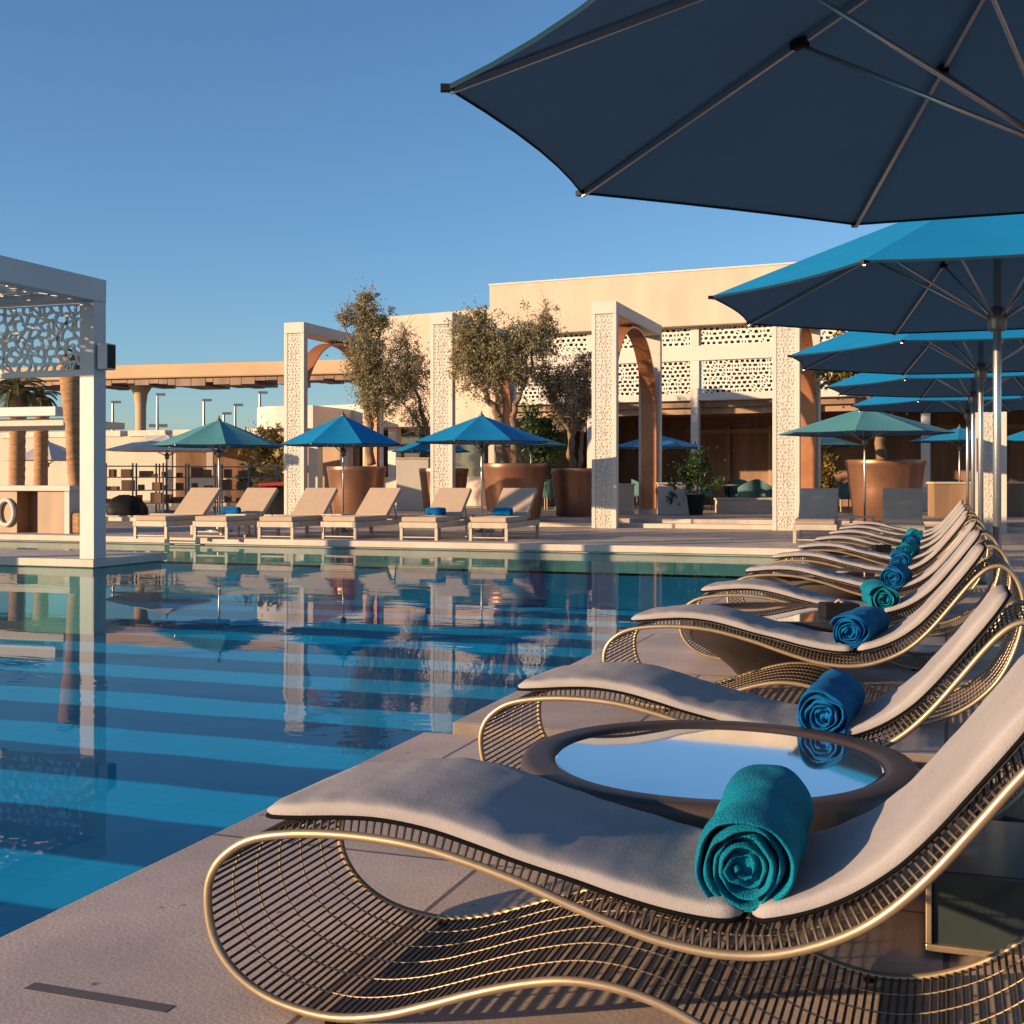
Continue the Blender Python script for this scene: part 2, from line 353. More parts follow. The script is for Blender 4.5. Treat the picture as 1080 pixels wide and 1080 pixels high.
def cushion_mesh(prof, w, th, crown, end0, end1):
    P = even(cr([(x, 0, z) for x, z in prof], 6), .02)
    n = len(P); mb = MB(); K = 40; edge_n = []; edge_f = []
    for k in range(n):
        a, b = P[max(k - 1, 0)], P[min(k + 1, n - 1)]; t = (b - a).normalized(); nr = Vector((-t.z, 0, t.x))
        if nr.z < 0: nr = -nr
        s0, s1 = k / 4., (n - 1 - k) / 4.
        def rnd(s, e): 
            s = min(1, s / e); return math.sqrt(max(0, 1 - (1 - s) ** 2))
        e = min(rnd(s0 + .02, .5), rnd(s1 + .02, .5))
        wc = min(1 - (1 - rnd(s0 + .05, end0)) * .17, 1 - (1 - rnd(s1 + .05, end1)) * .17)
        for j in range(K):
            an = 2 * math.pi * j / K; cx, sx = math.cos(an), math.sin(an)
            y = math.copysign(abs(cx) ** .22, cx) * w / 2 * wc
            h = math.copysign(abs(sx) ** .42, sx) * th / 2 * max(e, .15)
            h += crown * (1 - (2 * y / w) ** 2) * e * (1 if sx > 0 else .3)
            h += (.007 * noise.noise(Vector((P[k].x * 5, y * 6, 3 + P[k].z * 5))) + .003 * noise.noise(Vector((P[k].x * 22, y * 14, 1.)))) * e if sx > 0 else 0
            q = P[k] + nr * (h + th / 2); mb.v.append((q.x, q.y + y, q.z))
        q = P[k] + nr * (th * .27)
        edge_n.append(Vector((q.x, -w / 2 * wc - .001, q.z))); edge_f.append(Vector((q.x, w / 2 * wc + .001, q.z)))
    for k in range(n - 1):
        for j in range(K):
            j2 = (j + 1) % K; mb.f.append((k * K + j, k * K + j2, (k + 1) * K + j2, (k + 1) * K + j))
    mb.f.append(tuple(range(K - 1, -1, -1))); mb.f.append(tuple((n - 1) * K + j for j in range(K)))
    return mb, edge_n + edge_f[::-1]
seat_prof = [(-1.335, .392), (-1.25, .402), (-1.15, .412), (-1.06, .415), (-.96, .405), (-.86, .383), (-.78, .363), (-.67, .340), (-.58, .319), (-.49, .303), (-.41, .296), (-.345, .298)]
back_prof = [(-.325, .299), (-.233, .326), (-.152, .365), (-.074, .422), (-.01, .488), (.05, .562), (.11, .638), (.165, .712), (.2, .765)]
def make_lounger(label):
    t = thing('sculpted_sun_lounger', label, 'sun lounger', (0, 0, 0), 0, 'curved wire sun loungers in a row beside the pool')
    for y in (0, LW):
        MB().tube([Vector((q.x, y, q.z)) for q in loop], .0095, 8, True).build('frame_rail', M['rail'], t, True)
    ws = MB(); E2 = even(loop, .0165, True); up = False; m2 = len(E2)
    for k, q in enumerate(E2):
        t_ = (E2[(k + 1) % m2] - E2[k - 1]).normalized(); nv = Vector((-t_.z, 0, t_.x))
        li = 0.
        if k < m2 * .55 and q.x < .13 and q.z > .2 and nv.z > -.3:
            li = .034 * max(0, min(1, (q.x + 1.34) / .2)) * max(0, min(1, (.13 - q.x) / .12))
        if li > .004:
            a_, b_ = Vector((q.x, .002, q.z)), Vector((q.x, LW - .002, q.z))
            ws.tube([a_, a_ + nv * li + Vector((0, .012, 0)), b_ + nv * li - Vector((0, .12, 0)), b_ + nv * li * .3 - Vector((0, .06, 0)), b_], .0034, 5, cap=False)
        else: ws.tube([(q.x, .004, q.z), (q.x, LW - .004, q.z)], .0034, 5, cap=False)
    ws.build('cross_wires', M['wire'], t, True)
    lw = MB()
    for k in range(1, 6):
        lw.tube([Vector((q.x, LW * k / 6, q.z + .002)) for q in loop[36:]+loop[:8]], .0024, 5)
    lw.build('long_wires', M['rail'], t, True)
    for nm, pr, e0, e1 in (('seat_cushion', seat_prof, 1.8, .5), ('back_cushion', back_prof, .5, 1.6)):
        mb, edge = cushion_mesh([(x, z - .011) for x, z in pr], .495, .046, .003, e0, e1)
        c = mb.build(nm, M['cushion'], t, True); c.location = (0, .242, 0); c.rotation_euler = (R(-1.6), 0, 0)
        MB().tube(edge, .0048, 6, True).build('piping', M['piping'], c, True)
    for x in (-1.17, -.16):
        for y in (.0, LW): MB().lathe([(.012, 0), (.012, .008)], 10, (x, y, 0)).build('foot_pad', M['black'], t)
    return t
def make_towel(label, m, r0=.1, length=.46):
    o = MB(); turns = 5.2; nth = int(turns * 26); ny = 14; rings = []
    rnd = random.Random(label)
    ph = rnd.random() * 6
    for i in range(nth + 1):
        th = i / nth * turns * 2 * math.pi; r = .012 + (r0 - .02) * i / nth
        half = .0079 + .0008 * math.sin(th * 1.7 + ph)
        r *= 1 + .06 * math.sin(th + ph) + .045 * math.sin(2.3 * th + ph) + .02 * math.sin(5.1 * th)
        rings.append((th + ph, r, half))
    base = 0
    for (th, r, hf) in rings:
        y0 = .022 * noise.noise(Vector((th * .6, ph, 0)))
        for j in range(ny + 1):
            y = -length / 2 + y0 + length * j / ny
            for sgn in (1, -1):
                e = hf * (.35 if j in (0, ny) else 1)
                rr = r + sgn * e + .010 * noise.noise(Vector((th, y * 9, sgn))) + .006 * noise.noise(Vector((th * 3.1, y * 25, ph)))
                a = th if True else 0
                o.v.append((rr * math.cos(a), y, rr * math.sin(a) * .93))
    W = (ny + 1) * 2
    for i in range(nth):
        a, b = i * W, (i + 1) * W
        for j in range(ny):
            o.f.append((a + 2 * j, a + 2 * j + 2, b + 2 * j + 2, b + 2 * j))
            o.f.append((a + 2 * j + 1, b + 2 * j + 1, b + 2 * j + 3, a + 2 * j + 3))
        o.f.append((a, b, b + 1, a + 1)); o.f.append((a + 2 * ny, a + 2 * ny + 1, b + 2 * ny + 1, b + 2 * ny))
    a = nth * W
    for j in range(ny): o.f.append((a + 2 * j, a + 2 * j + 2, a + 2 * j + 3, a + 2 * j + 1)); o.f.append((2 * j, 2 * j + 1, 2 * j + 3, 2 * j + 2))
    o.lathe([(.004, -length / 2 + .022), (r0 * .84, -length / 2 + .022), (r0 * .84, length / 2 - .022), (.004, length / 2 - .022)], 30)
    nl = 30 * 4
    for q in range(len(o.v) - nl, len(o.v)): x_, y_, z_ = o.v[q]; o.v[q] = (x_, z_, y_ * .93)
    ob = o.build('rolled_towel', m, None, True)
    s = ob.modifiers.new('s', 'SUBSURF'); s.levels = 1; s.render_levels = 1
    tag(ob, label, 'towel', 'rolled blue towels on the poolside loungers')
    return ob
LY = [2.22, 3.83, 5.5, 7.12, 8.7, 10.3, 11.9, 13.5, 15.1, 16.6, 18.1]
llab = ['nearest wire lounger, its gold foot loop in full view at the front',
        'second lounger from the front, its cushion behind the large round table with mirror top',
        'third lounger from the front, right behind the second lounger\'s blue towel',
        'fourth lounger from the front, just past the round table carrying a black box',
        'fifth lounger from the front, holding a deep blue rolled towel',
        'sixth lounger from the front, about the middle of the poolside row',
        'seventh lounger from the front of the poolside row',
        'eighth lounger from the front, beyond the middle of the poolside row',
        'ninth lounger from the front, third from the far end of the row',
        'tenth lounger from the front, second from the far end of the row',
        'last and farthest wire lounger, where the row reaches the far deck']
tlab = ['large teal rolled towel in front, on the nearest lounger', 'dark blue rolled towel on the second lounger behind the mirror-topped table',
        'blue rolled towel with clear spiral end on the third lounger', 'green-teal rolled towel on the fourth lounger, beyond the black box table',
        'deep blue rolled towel on the fifth lounger', 'teal blue rolled towel on the sixth lounger', 'bright teal rolled towel on the seventh lounger',
        'blue rolled towel on the eighth lounger', 'teal rolled towel on the ninth lounger, farthest towel in the row']
L0 = make_lounger(llab[0])
for i, y in enumerate(LY):
    z = 0 if y < YS else ZR
    if i == 0: L0.location = (0, y, z)
    else: dup(L0, (random.uniform(-.035, .03), y, z), R(random.uniform(-1.6, 1.6)), llab[i])
    if i < len(tlab):
        tw = make_towel(tlab[i], M['towel_teal'] if i in (0, 3, 6, 8) else M['towel_blue'], .093 if i else .103, .44 if i else .48)
        tw.location = (-.345 + (random.uniform(-.02, .015) if i else -.01), y + .255 + (random.uniform(-.06, .05) if i else 0), z + .318 + (.066 if i else .078)); tw.rotation_euler = (0, R(random.uniform(-20, 20) if i else 100), R(random.uniform(-11, 11) if i else 2))
# ------------------------------------------------------------------ round tables
def make_table(label):
    t = thing('round_table', label, 'table', (0, 0, 0), 0, 'round resin side tables between the loungers')
    r = .515
    prof = [(.20, 0), (.215, .01), (.26, .06), (.33, .12), (.42, .175), (.485, .215), (.508, .255), (.515, .30), (.513, .335), (.505, .349), (.49, .352), (.445, .352), (.43, .347), (.425, .337), (.10, .333)]
    MB().lathe(prof, 96).build('table_bowl', M['rimtable'], t, True)
    MB().lathe([(.423, .334), (.423, .3405), (.418, .342)], 96).build('glass_top', M['glass_top'], t)
    return t
T0 = make_table('large round table with sky-reflecting top behind the nearest towel')
T0.location = (-.585, 3.315, 0); T0.scale = (1.025, 1.025, 1.01)
tp = [(-.82, 6.6, 'round table with a black box on top, beyond the third lounger'),
      (-.85, 9.5, 'round table between the fifth and sixth loungers, no box on top'),
      (-.82, 12.73, 'far round table with a small black box near its edge'),
      (-.82, 15.85, 'farthest round table, near the end of the lounger row')]
for x, y, l in tp: dup(T0, (x, y, ZR), 0, l)
def blackbox(x, y, z, s, label):
    t = thing('tissue_box', label, 'box', (x, y, z), R(20), None)
    MB().box(-.085 * s, .085 * s, -.06 * s, .06 * s, 0, .07 * s).build('case', M['black'], t, bevel=.012)
    MB().tube([(-.02, 0, .069 * s), (.0, 0, .082 * s), (.02, 0, .069 * s)], .007, 6).build('pull_tab', M['ivory'], t)
blackbox(-.52, 6.52, ZR + .343, 1.1, 'small black box on the round table beyond the third lounger')
blackbox(-.60, 12.6, ZR + .343, 1.0, 'tiny black box on the far round table')
# low metal and glass box under the first backrest
bx = thing('umbrella_base', 'low dark glossy box with bronze edging behind the nearest backrest', 'umbrella base', (0, 0, 0))
MB().box(-.03, .55, 3.0, 3.5, .03, .20).build('weight_box', M['box_glass'], bx, bevel=.006)
e = MB().box(-.045, .565, 2.985, 3.515, .018, .034); e.box(-.045, -.031, 2.985, 3.515, .034, .205)
e.build('edging', M['rail'], bx, bevel=.003)
for x in (.02, .5):
    for y in (3.05, 3.45): MB().box(x - .02, x + .02, y - .02, y + .02, 0, .0175).build('foot_pad', M['black'], bx)
# ------------------------------------------------------------------ umbrellas
def canopy_mesh(Rr, zr, za, n=8, sag=.02, edge=.03, rot=22.5, nr=8, ns=6, th=.004):
    mb = MB()
    def pt(k, s, q):
        a0, a1 = R(rot + 360 / n * k), R(rot + 360 / n * (k + 1))
        p0 = Vector((math.cos(a0), math.sin(a0), 0)); p1 = Vector((math.cos(a1), math.sin(a1), 0))
        p = p0.lerp(p1, s) * Rr * q
        w = 4 * s * (1 - s)
        p *= 1 - edge * w * q * q
        z = za + (zr - za) * q ** 1.04 - sag * w * q * (1.2 - q) * 2.2
        return Vector((p.x, p.y, z))
    for side in (0, 1):
        for k in range(n):
            base = len(mb.v)
            for i in range(nr + 1):
                for j in range(ns + 1):
                    v = pt(k, j / ns, i / nr); v.z -= th * side; mb.v.append(tuple(v))
            for i in range(nr):
                for j in range(ns):
                    a = base + i * (ns + 1) + j; q = (a, a + ns + 1, a + ns + 2, a + 1)
                    mb.f.append(q if not side else q[::-1])
    # hem
    for k in range(n):
        base = len(mb.v)
        for j in range(ns + 1):
            v = pt(k, j / ns, 1); mb.v.append(tuple(v)); mb.v.append((v.x * .999, v.y * .999, v.z - .016))
        for j in range(ns): mb.f.append((base + 2 * j, base + 2 * j + 1, base + 2 * j + 3, base + 2 * j + 2))
    return mb, pt
def merge(o, d=.0004):
    bm = bmesh.new(); bm.from_mesh(o.data); bmesh.ops.remove_doubles(bm, verts=bm.verts, dist=d); bm.to_mesh(o.data); bm.free()
def make_umbrella(label, Rr, zr, za, m, group, hubz=None, big=True, n=8, cat='umbrella'):
    t = thing('parasol', label, cat, (0, 0, 0), 0, group)
    mb, pt = canopy_mesh(Rr, zr, za, n)
    c = mb.build('canopy', m, t, True); c.data.materials.append(m if m == M['canopy_cream'] else M['underside_shade'])
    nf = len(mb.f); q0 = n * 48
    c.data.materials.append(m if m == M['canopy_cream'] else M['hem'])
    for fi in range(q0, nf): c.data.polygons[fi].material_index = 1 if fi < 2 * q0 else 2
    merge(c, .0006); auto(c, 12)
    MB().lathe([(.028 if big else .022, 0), (.026 if big else .02, za - .02)], 16).build('pole', M['alu'], t, True)
    MB().lathe([(.001, za + .1), (.018, za + .075), (.02, za + .03), (.05, za + .012), (.06, za - .02)][::-1], 12).build('finial', M['alu_dark'], t, True)
    MB().lathe([(.28, 0), (.28, .05), (.06, .07), (.045, .25)], 24).build('base_plate', M['alu_dark'], t)
    hz = hubz or zr - .12
    hub = MB().lathe([(.05, hz - .12), (.062, hz - .1), (.062, hz - .01), (.05, hz + .03), (.03, hz + .05)], 14)
    hub.build('hub', M['alu_dark'], t, True)
    for k in range(n):
        tip = pt(k, 0, .995); apx = pt(k, 0, .03); dn = Vector((0, 0, -.022 if big else -.015))
        rb = MB().obox(((tip + apx) / 2 + dn), (tip - apx) / 2, Vector((-tip.y, tip.x, 0)).normalized() * .008, (0, 0, .011)).build('rib', M['alu'], t)
        st = pt(k, 0, .47) + dn * 1.6; d = Vector((tip.x, tip.y, 0)).normalized()
        MB().tube([d * .055 + Vector((0, 0, hz - .03)), st], .0095 if big else .008, 6).build('strut', M['alu'], rb, True)
        if big:
            MB().obox(st + Vector((0, 0, .004)), d * .035, Vector((-d.y, d.x, 0)) * .017, (0, 0, .02)).build('joint', M['black'], rb, bevel=.006)
            MB().obox(pt(k, 0, 1) + Vector((0, 0, -.01)), d * .022, Vector((-d.y, d.x, 0)) * .012, (0, 0, .011)).build('rib_tip', M['black'], rb)
    return t
UG = 'large blue parasols over the poolside loungers'
ulab = ['closest huge parasol, dark navy underside filling the top of the picture', 'second big parasol in the row, bright blue top above its hub',
        'third big parasol in the row, below and behind the second', 'fourth big parasol in the row, its tip lit bright blue', 'farthest big parasol at the end of the lounger row']
U0 = make_umbrella(ulab[0], 1.98, 2.35, 3.12, M['canopy_blue'], UG, 2.24)
UP = [(.34, 4.37), (.33, 9.1), (.33, 13.4), (.34, 17.7), (.34, 22.2)]
for i, (x, y) in enumerate(UP):
    if i == 0: U0.location = (x, y, 0)
    else: dup(U0, (x, y, 0), R(random.uniform(-3, 3)), ulab[i])
US = 'smaller parasols standing across the pool'
def small_umb(src, u, zc, rim_v, label, z=0):
    p = at(u, zc); return p
proto = {}
def sm(u, zc, hw_px, rim_v, apex_v, m, label, z=0.):
    Rr = hw_px * zc / F / .965; p = at(u, zc, z)
    t = make_umbrella(label, Rr, zz(rim_v, zc) - z, zz(apex_v, zc) - z, m, US, big=False)
    t.location = p; t.rotation_euler = (0, 0, TH + R(random.uniform(-4, 4)))
sm(231, 26, 66, 470, 443, M['canopy_teal'], 'green-teal parasol across the pool, leftmost coloured one')
sm(362, 26, 64.5, 469, 438, M['canopy_blue'], 'blue parasol in front of the left planted pot and portal')
sm(508, 26, 72, 466, 438, M['canopy_blue'], 'blue parasol in front of the tallest olive tree')
sm(912, 25, 87, 457, 430, M['canopy_teal'], 'pale teal parasol beside the big bronze pot, right across the pool')
sm(560, 33, 40, 470, 458, M['canopy_teal'], 'light blue parasol half hidden behind the blue one, under the olive tree', ZT)
sm(455, 34, 42, 476, 460, M['canopy_blue'], 'blue parasol glimpsed between two parasols behind the second portal', ZT)
sm(692, 34, 50, 472, 458, M['canopy_blue'], 'blue parasol seen through the arched portal before the restaurant', ZT)
sm(862, 34, 45, 470, 457, M['canopy_teal'], 'small teal parasol behind the carved post of the right portal', ZT)
sm(1012, 32, 50, 465, 451, M['canopy_blue'], 'blue parasol at the far right, behind the lounger row poles', ZT)
sm(1090, 32, 38, 465, 451, M['canopy_blue'], 'blue parasol cut by the right picture edge', ZT)
sm(50, 40, 46, 485, 465, M['canopy_cream'], 'grey-cream parasol above the bar counter, far left', ZT)
sm(176, 34, 62, 475, 458, M['canopy_cream'], 'wide cream parasol behind the green-teal one', ZT)
# ------------------------------------------------------------------ far loungers
def make_far(label):
    t = thing('pool_lounger', label, 'sun lounger', (0, 0, 0), 0, 'padded loungers along the far pool edge')
    f = MB(); f.box(0, .06, 0, 1.95, .23, .33); f.box(.68, .74, 0, 1.95, .23, .33); f.box(.06, .68, 0, .06, .23, .33); f.box(.06, .68, 1.89, 1.95, .23, .33)
    f.build('frame', M['ivory'], t, bevel=.006)
    for x in (0.003, .682):
        for y in (.02, 1.86): MB().box(x, x + .055, y, y + .055, 0, .2295).build('leg', M['ivory'], t)
    for y in (.03, 1.87): MB().box(.0585, .6815, y, y + .02, .05, .07).build('stretcher', M['ivory'], t)
    MB().box(.03, .71, .03, 1.28, .333, .425).build('seat_pad', M['loungefab'], t, bevel=.02, seg=3)
    a = R(40); c = Vector((.37, 1.27 + .40 * math.cos(a), .40 + .40 * math.sin(a)))
    MB().obox(c, (.345, 0, 0), (0, .40 * math.cos(a), .40 * math.sin(a)), (0, -.045 * math.sin(a), .045 * math.cos(a))).build('backrest', M['loungefab'], t, bevel=.018, seg=3)
    MB().tube([(.1, 1.80, .33), (.1, 1.66, .70)], .012, 6).tube([(.64, 1.80, .33), (.64, 1.66, .70)], .012, 6).build('back_support', M['alu_dark'], t)
    return t
FL = [(140, 568, 'far lounger at the left end, nearest the white pergola'), (203, 568.5, 'far lounger under the green-teal parasol'),
      (271, 569, 'far lounger in front of the first tall portal'), (338, 569, 'far lounger in front of the left bronze pot'),
      (421, 570, 'far lounger between the two blue parasols, before the second portal'), (494, 570.5, 'far lounger at the right end of the left group, before the big pot'),
      (836, 573, 'left one of the two far loungers on the right, beside the carved post'), (928, 573, 'right one of the two far loungers, in front of the wide bronze pot')]
FG = None
for i, (u, v, l) in enumerate(FL):
    zc = H * F / (v - 506); p = at(u, zc)
    if FG is None: FG = make_far(l); FG.location = p; o = FG
    else: o = dup(FG, p, R(random.uniform(-3, 3)), l)
    if i in (1, 4, 5):
        tw = make_towel(['blue towel on the far lounger at the left end', 'blue towel on the far lounger under the green-teal parasol', '', '', 'blue towel on the far lounger before the second portal', 'blue towel on the far lounger before the widest pot'][i], M['towel_blue'], .085, .36); tw.location = p + Vector((.2 if i < 2 else .3, 1.0, .425 + .078)); tw.rotation_euler = (0, 0, R(90))
def side_table(u, zc, label):
    t = thing('side_table', label, 'table', at(u, zc), 0, 'small tables between the far loungers')
    MB().box(-.22, .22, -.22, .22, .42, .45).build('table_top', M['ivory'], t, bevel=.006)
    for x in (-.2, .17):
        for y in (-.2, .17): MB().box(x, x + .03, y, y + .03, 0, .4195).build('leg', M['ivory'], t)
for u, l in ((255, 'white side table by the green-teal parasol pole'), (355, 'white side table at the left blue parasol pole'), (505, 'white side table at the right blue parasol pole'), (909, 'white side table between the two loungers on the right')):
    side_table(u, 23.6 if u < 700 else 22.0, l)
# ------------------------------------------------------------------ lattice
def lattice_mesh(x0, x1, z0, z1, cell, open_, depth, jit=.3, seed=1):
    """irregular honeycomb screen: every cell is a rounded hole in a flat plate"""
    rnd = random.Random(seed); bm = bmesh.new(); J = {}
    nz = max(2, round((z1 - z0) / (cell * .8))); dz = (z1 - z0) / nz; nx = max(2, round((x1 - x0) / cell)); dx = (x1 - x0) / nx
    def jt(x, z):
        k = (round(x, 3), round(z, 3))
        if k not in J:
            a, b_ = x, z
            if x0 + .01 < x < x1 - .01: a += rnd.uniform(-jit, jit) * dx * .55
            else: a = min(max(x, x0), x1)
            if z0 + .01 < z < z1 - .01: b_ += rnd.uniform(-jit, jit) * dz * .55
            J[k] = (a, b_)
        return J[k]
    for j in range(nz):
        for i in range(-1, nx + 1):
            xo = x0 + (i + (.5 if j % 2 else 0)) * dx
            if xo + dx <= x0 + .01 or xo >= x1 - .01: continue
            zl, zh = z0 + j * dz, z0 + (j + 1) * dz
            raw = [(xo, zl), (xo + dx / 2, zl), (xo + dx, zl), (xo + dx, zh), (xo + dx / 2, zh), (xo, zh)]
            # hexagonal bulge of the mid vertices
            P_ = []
            for q in raw:
                x, z = jt(min(max(q[0], x0), x1), q[1])
                if not P_ or (abs(P_[-1][0] - x) + abs(P_[-1][1] - z)) > .004: P_.append((x, z))
            if len(P_) < 3: continue
            if rnd.random() < .3 and len(P_) == 6: polys = [[P_[0], P_[1], P_[4], P_[5]], [P_[1], P_[2], P_[3], P_[4]]] if rnd.random() < .5 else [[P_[0], P_[1], P_[2], P_[5]], [P_[2], P_[3], P_[4], P_[5]]]
            else: polys = [P_]
            for pl in polys:
                cx = sum(p[0] for p in pl) / len(pl); cz = sum(p[1] for p in pl) / len(pl); o_ = open_ * (1 if len(pl) > 4 else .86)
                n_ = len(pl)
                # two points per side: corner and midpoint, so that the hole reads rounded
                out = []; inn = []
                for k in range(n_):
                    p, q = pl[k], pl[(k + 1) % n_]; m_ = ((p[0] + q[0]) / 2, (p[1] + q[1]) / 2)
                    out += [p, m_]; inn += [(cx + (p[0] - cx) * o_ * .84, cz + (p[1] - cz) * o_ * .84), (cx + (m_[0] - cx) * o_, cz + (m_[1] - cz) * o_)]
                vo = [bm.verts.new((x, 0, z)) for x, z in out]; vi = [bm.verts.new((x, 0, z)) for x, z in inn]; vb = [bm.verts.new((x, depth, z)) for x, z in inn]; vq = [bm.verts.new((x, depth, z)) for x, z in out]
                m2 = len(out)
                for k in range(m2):
                    l = (k + 1) % m2
                    bm.faces.new((vo[k], vo[l], vi[l], vi[k])); bm.faces.new((vi[k], vi[l], vb[l], vb[k])); bm.faces.new((vb[k], vb[l], vq[l], vq[k]))
    return bm
def bmobj(name, bm, m, parent, loc=(0, 0, 0), rot=(0, 0, 0)):
    me = bpy.data.meshes.new(name); bm.to_mesh(me); bm.free(); me.materials.append(m)
    o = bpy.data.objects.new(name, me); COL.objects.link(o); o.parent = parent; o.location = loc; o.rotation_euler = rot; return o
# ------------------------------------------------------------------ pergola on the pool platform
pf = MB(); pf.box(-24, -11.08, 14.1, 15.8, -.11, 0); pf.box(-23.9, -11.14, 14.16, 15.74, -1.05, -.111)
tag(pf.build('pool_platform', M['coping'], bevel=.01), kind='structure')
pg = thing('lattice_pergola', 'pale square pergola with lattice screens standing over the pool, left', 'pergola', (0, 0, 0))
XR, YP = -11.12, 14.42
for (x, y, z0) in ((XR, YP, 0.001), (XR, YP - 3.5, -1.045), (XR - 4.8, YP, 0.001), (XR - 4.8, YP - 3.5, -1.045)):
    MB().box(x - .24, x, y - .26, y, z0, 3.58).build('post', M['greypaint'], pg, bevel=.006)
bm_ = MB(); z0, z1 = 3.582, 3.9
bm_.box(XR - .2, XR + .004, YP - 4.1, YP + .004, z0, z1); bm_.box(XR - 5.04, XR - 4.84, YP - 4.1, YP + .004, z0, z1)
bm_.box(XR - 4.838, XR - .202, YP - .26, YP + .002, z0 + .02, z1 - .02); bm_.box(XR - 4.838, XR - .202, YP - 4.1, YP - 3.9, z0 + .02, z1 - .02)
bm_.build('roof_beams', M['greypaint'], pg, bevel=.006)
bmobj('roof_lattice', lattice_mesh(-4.83, -.21, -3.6, 0, .24, .74, .03, .6, 5), M['lattice'], pg, (XR, YP - 3.9 + .03, 3.7), (R(90), 0, 0))
bmobj('screen_lattice', lattice_mesh(-4.56, -.25, 2.62, 3.56, .155, .76, .03, .75, 3), M['lattice'], pg, (XR, YP - .2, 0))
MB().box(XR - 4.56, XR - .245, YP - .22, YP - .14, 2.55, 2.618).build('screen_rail', M['lattice'], pg, bevel=.004)
sp = thing('wall_speaker', 'small box speaker fixed to the pergola post over the pool', 'speaker', (XR, YP - .13, 2.63))
MB().box(.03, .19, -.1, .1, 0, .36).build('case', M['greypaint'], sp, bevel=.01)
MB().box(.1905, .197, -.085, .085, .02, .34).build('grille', M['black'], sp)
MB().box(0.001, .0295, -.03, .03, .12, .24).build('bracket', M['alu_dark'], sp)
# ------------------------------------------------------------------ tall portals with copper arch
def make_portal(label):
    t = thing('arched_portal', label, 'portal', (0, 0, 0), 0, 'tall cream portals with copper arches around the terrace')
    W, Dp, Hh, th = .58, 4.75, 5.15, .2
    a = MB(); a.box(-W / 2, -W / 2 + .09, 0, th, 0, Hh - .28); a.box(W / 2 - .09, W / 2, 0, th, 0, Hh - .28)
    a.build('front_post_edge', M['white'], t, bevel=.008)
    MB().box(-W / 2 + .0905, W / 2 - .0905, .025, th - .005, 0, Hh - .29).build('front_post_panel', M['carved'], t)
    bmobj('carved_relief', lattice_mesh(-W / 2 + .092, W / 2 - .092, .02, Hh - .3, .098, .58, .012, .7, 9), M['white'], t, (0, .012, 0))
    a = MB(); a.box(-W / 2, W / 2, Dp - th, Dp, 0, Hh - .28); a.build('rear_post', M['white'], t, bevel=.008)
    MB().box(-W / 2, W / 2, 0, Dp, Hh - .278, Hh).build('top_beam', M['white'], t, bevel=.01)
    # pointed arch band
    pts = []
    y0, y1 = th + .03, Dp - th - .03; yc = (y0 + y1) / 2; half = (y1 - y0) / 2; zs, zt = 3.0, Hh - .31
    for k in range(0, 5): pts.append((y0, .35 + (zs - .35) * k / 5))
    for k in range(0, 17):
        q = k / 16; an = q * math.pi / 2
        pts.append((yc - half * math.cos(an) ** .9, zs + (zt - zs) * (math.sin(an) ** 1.15)))
    pts2 = pts + [(2 * yc - y, z) for y, z in pts[::-1][1:]]
    mb = MB(); ww = .2; tk = .05
    n = len(pts2)
    for k, (y, z) in enumerate(pts2):
        pa, pb = pts2[max(k - 1, 0)], pts2[min(k + 1, n - 1)]; dy, dz = pb[0] - pa[0], pb[1] - pa[1]; l = math.hypot(dy, dz)
        ny, nz = dz / l, -dy / l
        for (sx, o) in ((-ww, 0), (ww, 0), (ww, -tk), (-ww, -tk)): mb.v.append((sx, y + ny * o * 1 + ny * tk, z + nz * o + nz * tk))
    for k in range(n - 1):
        for j in range(4): mb.f.append((k * 4 + j, k * 4 + (j + 1) % 4, k * 4 + 4 + (j + 1) % 4, k * 4 + 4 + j))
    mb.f += [(0, 1, 2, 3), ((n - 1) * 4 + 3, (n - 1) * 4 + 2, (n - 1) * 4 + 1, (n - 1) * 4)]
    ar = mb.build('copper_arch', M['copper'], t); auto(ar, 35)
    return t
PP = [(310, 31.7, 'leftmost tall portal, sky showing through its copper arch'), (465.5, 29.9, 'tall cream portal between the two leafy olive trees'),
      (637, 28.0, 'free-standing central portal with its copper arch leg in full view'), (829, 26.7, 'carved portal at the restaurant\'s right side, copper side facing the pool'),
      (1046, 25.4, 'rightmost portal, partly hidden behind parasol poles')]
PG = None
for u, zc, l in PP:
    p = at(u, zc)
    if PG is None: PG = make_portal(l); PG.location = p
    else: dup(PG, p, 0, l)
# ------------------------------------------------------------------ restaurant building
A = at(521, 40); RB = R(-4.8)
rb = thing('restaurant_building', 'long sand-coloured restaurant with lattice bands and dark open front', 'building', A, RB)
Lb = 30.
MB().box(0, Lb, -.35, 9, 5.72, 7.35).build('upper_storey', M['stucco'], rb, bevel=.02)
MB().box(-.02, Lb, -.37, -.05, 7.352, 7.40).build('parapet_cap', M['white'], rb)
bnd = MB(); bnd.box(0, Lb, 0, .22, 4.70, 5.15); bnd.box(0, Lb, 0, .22, 3.5, 3.70)
for x in (0.0, 3.2, 6.55, 9.9, 13.2, 16.5, 20, 24): bnd.box(x, x + .28, 0.003, .217, 3.7, 4.7); bnd.box(x + .01, x + .27, 0.003, .217, 5.15, 5.719)
bnd.build('facade_bands', M['white'], rb, bevel=.008)
cols = (0.0, 3.2, 6.55, 9.9, 13.2, 16.5, 20, 24)
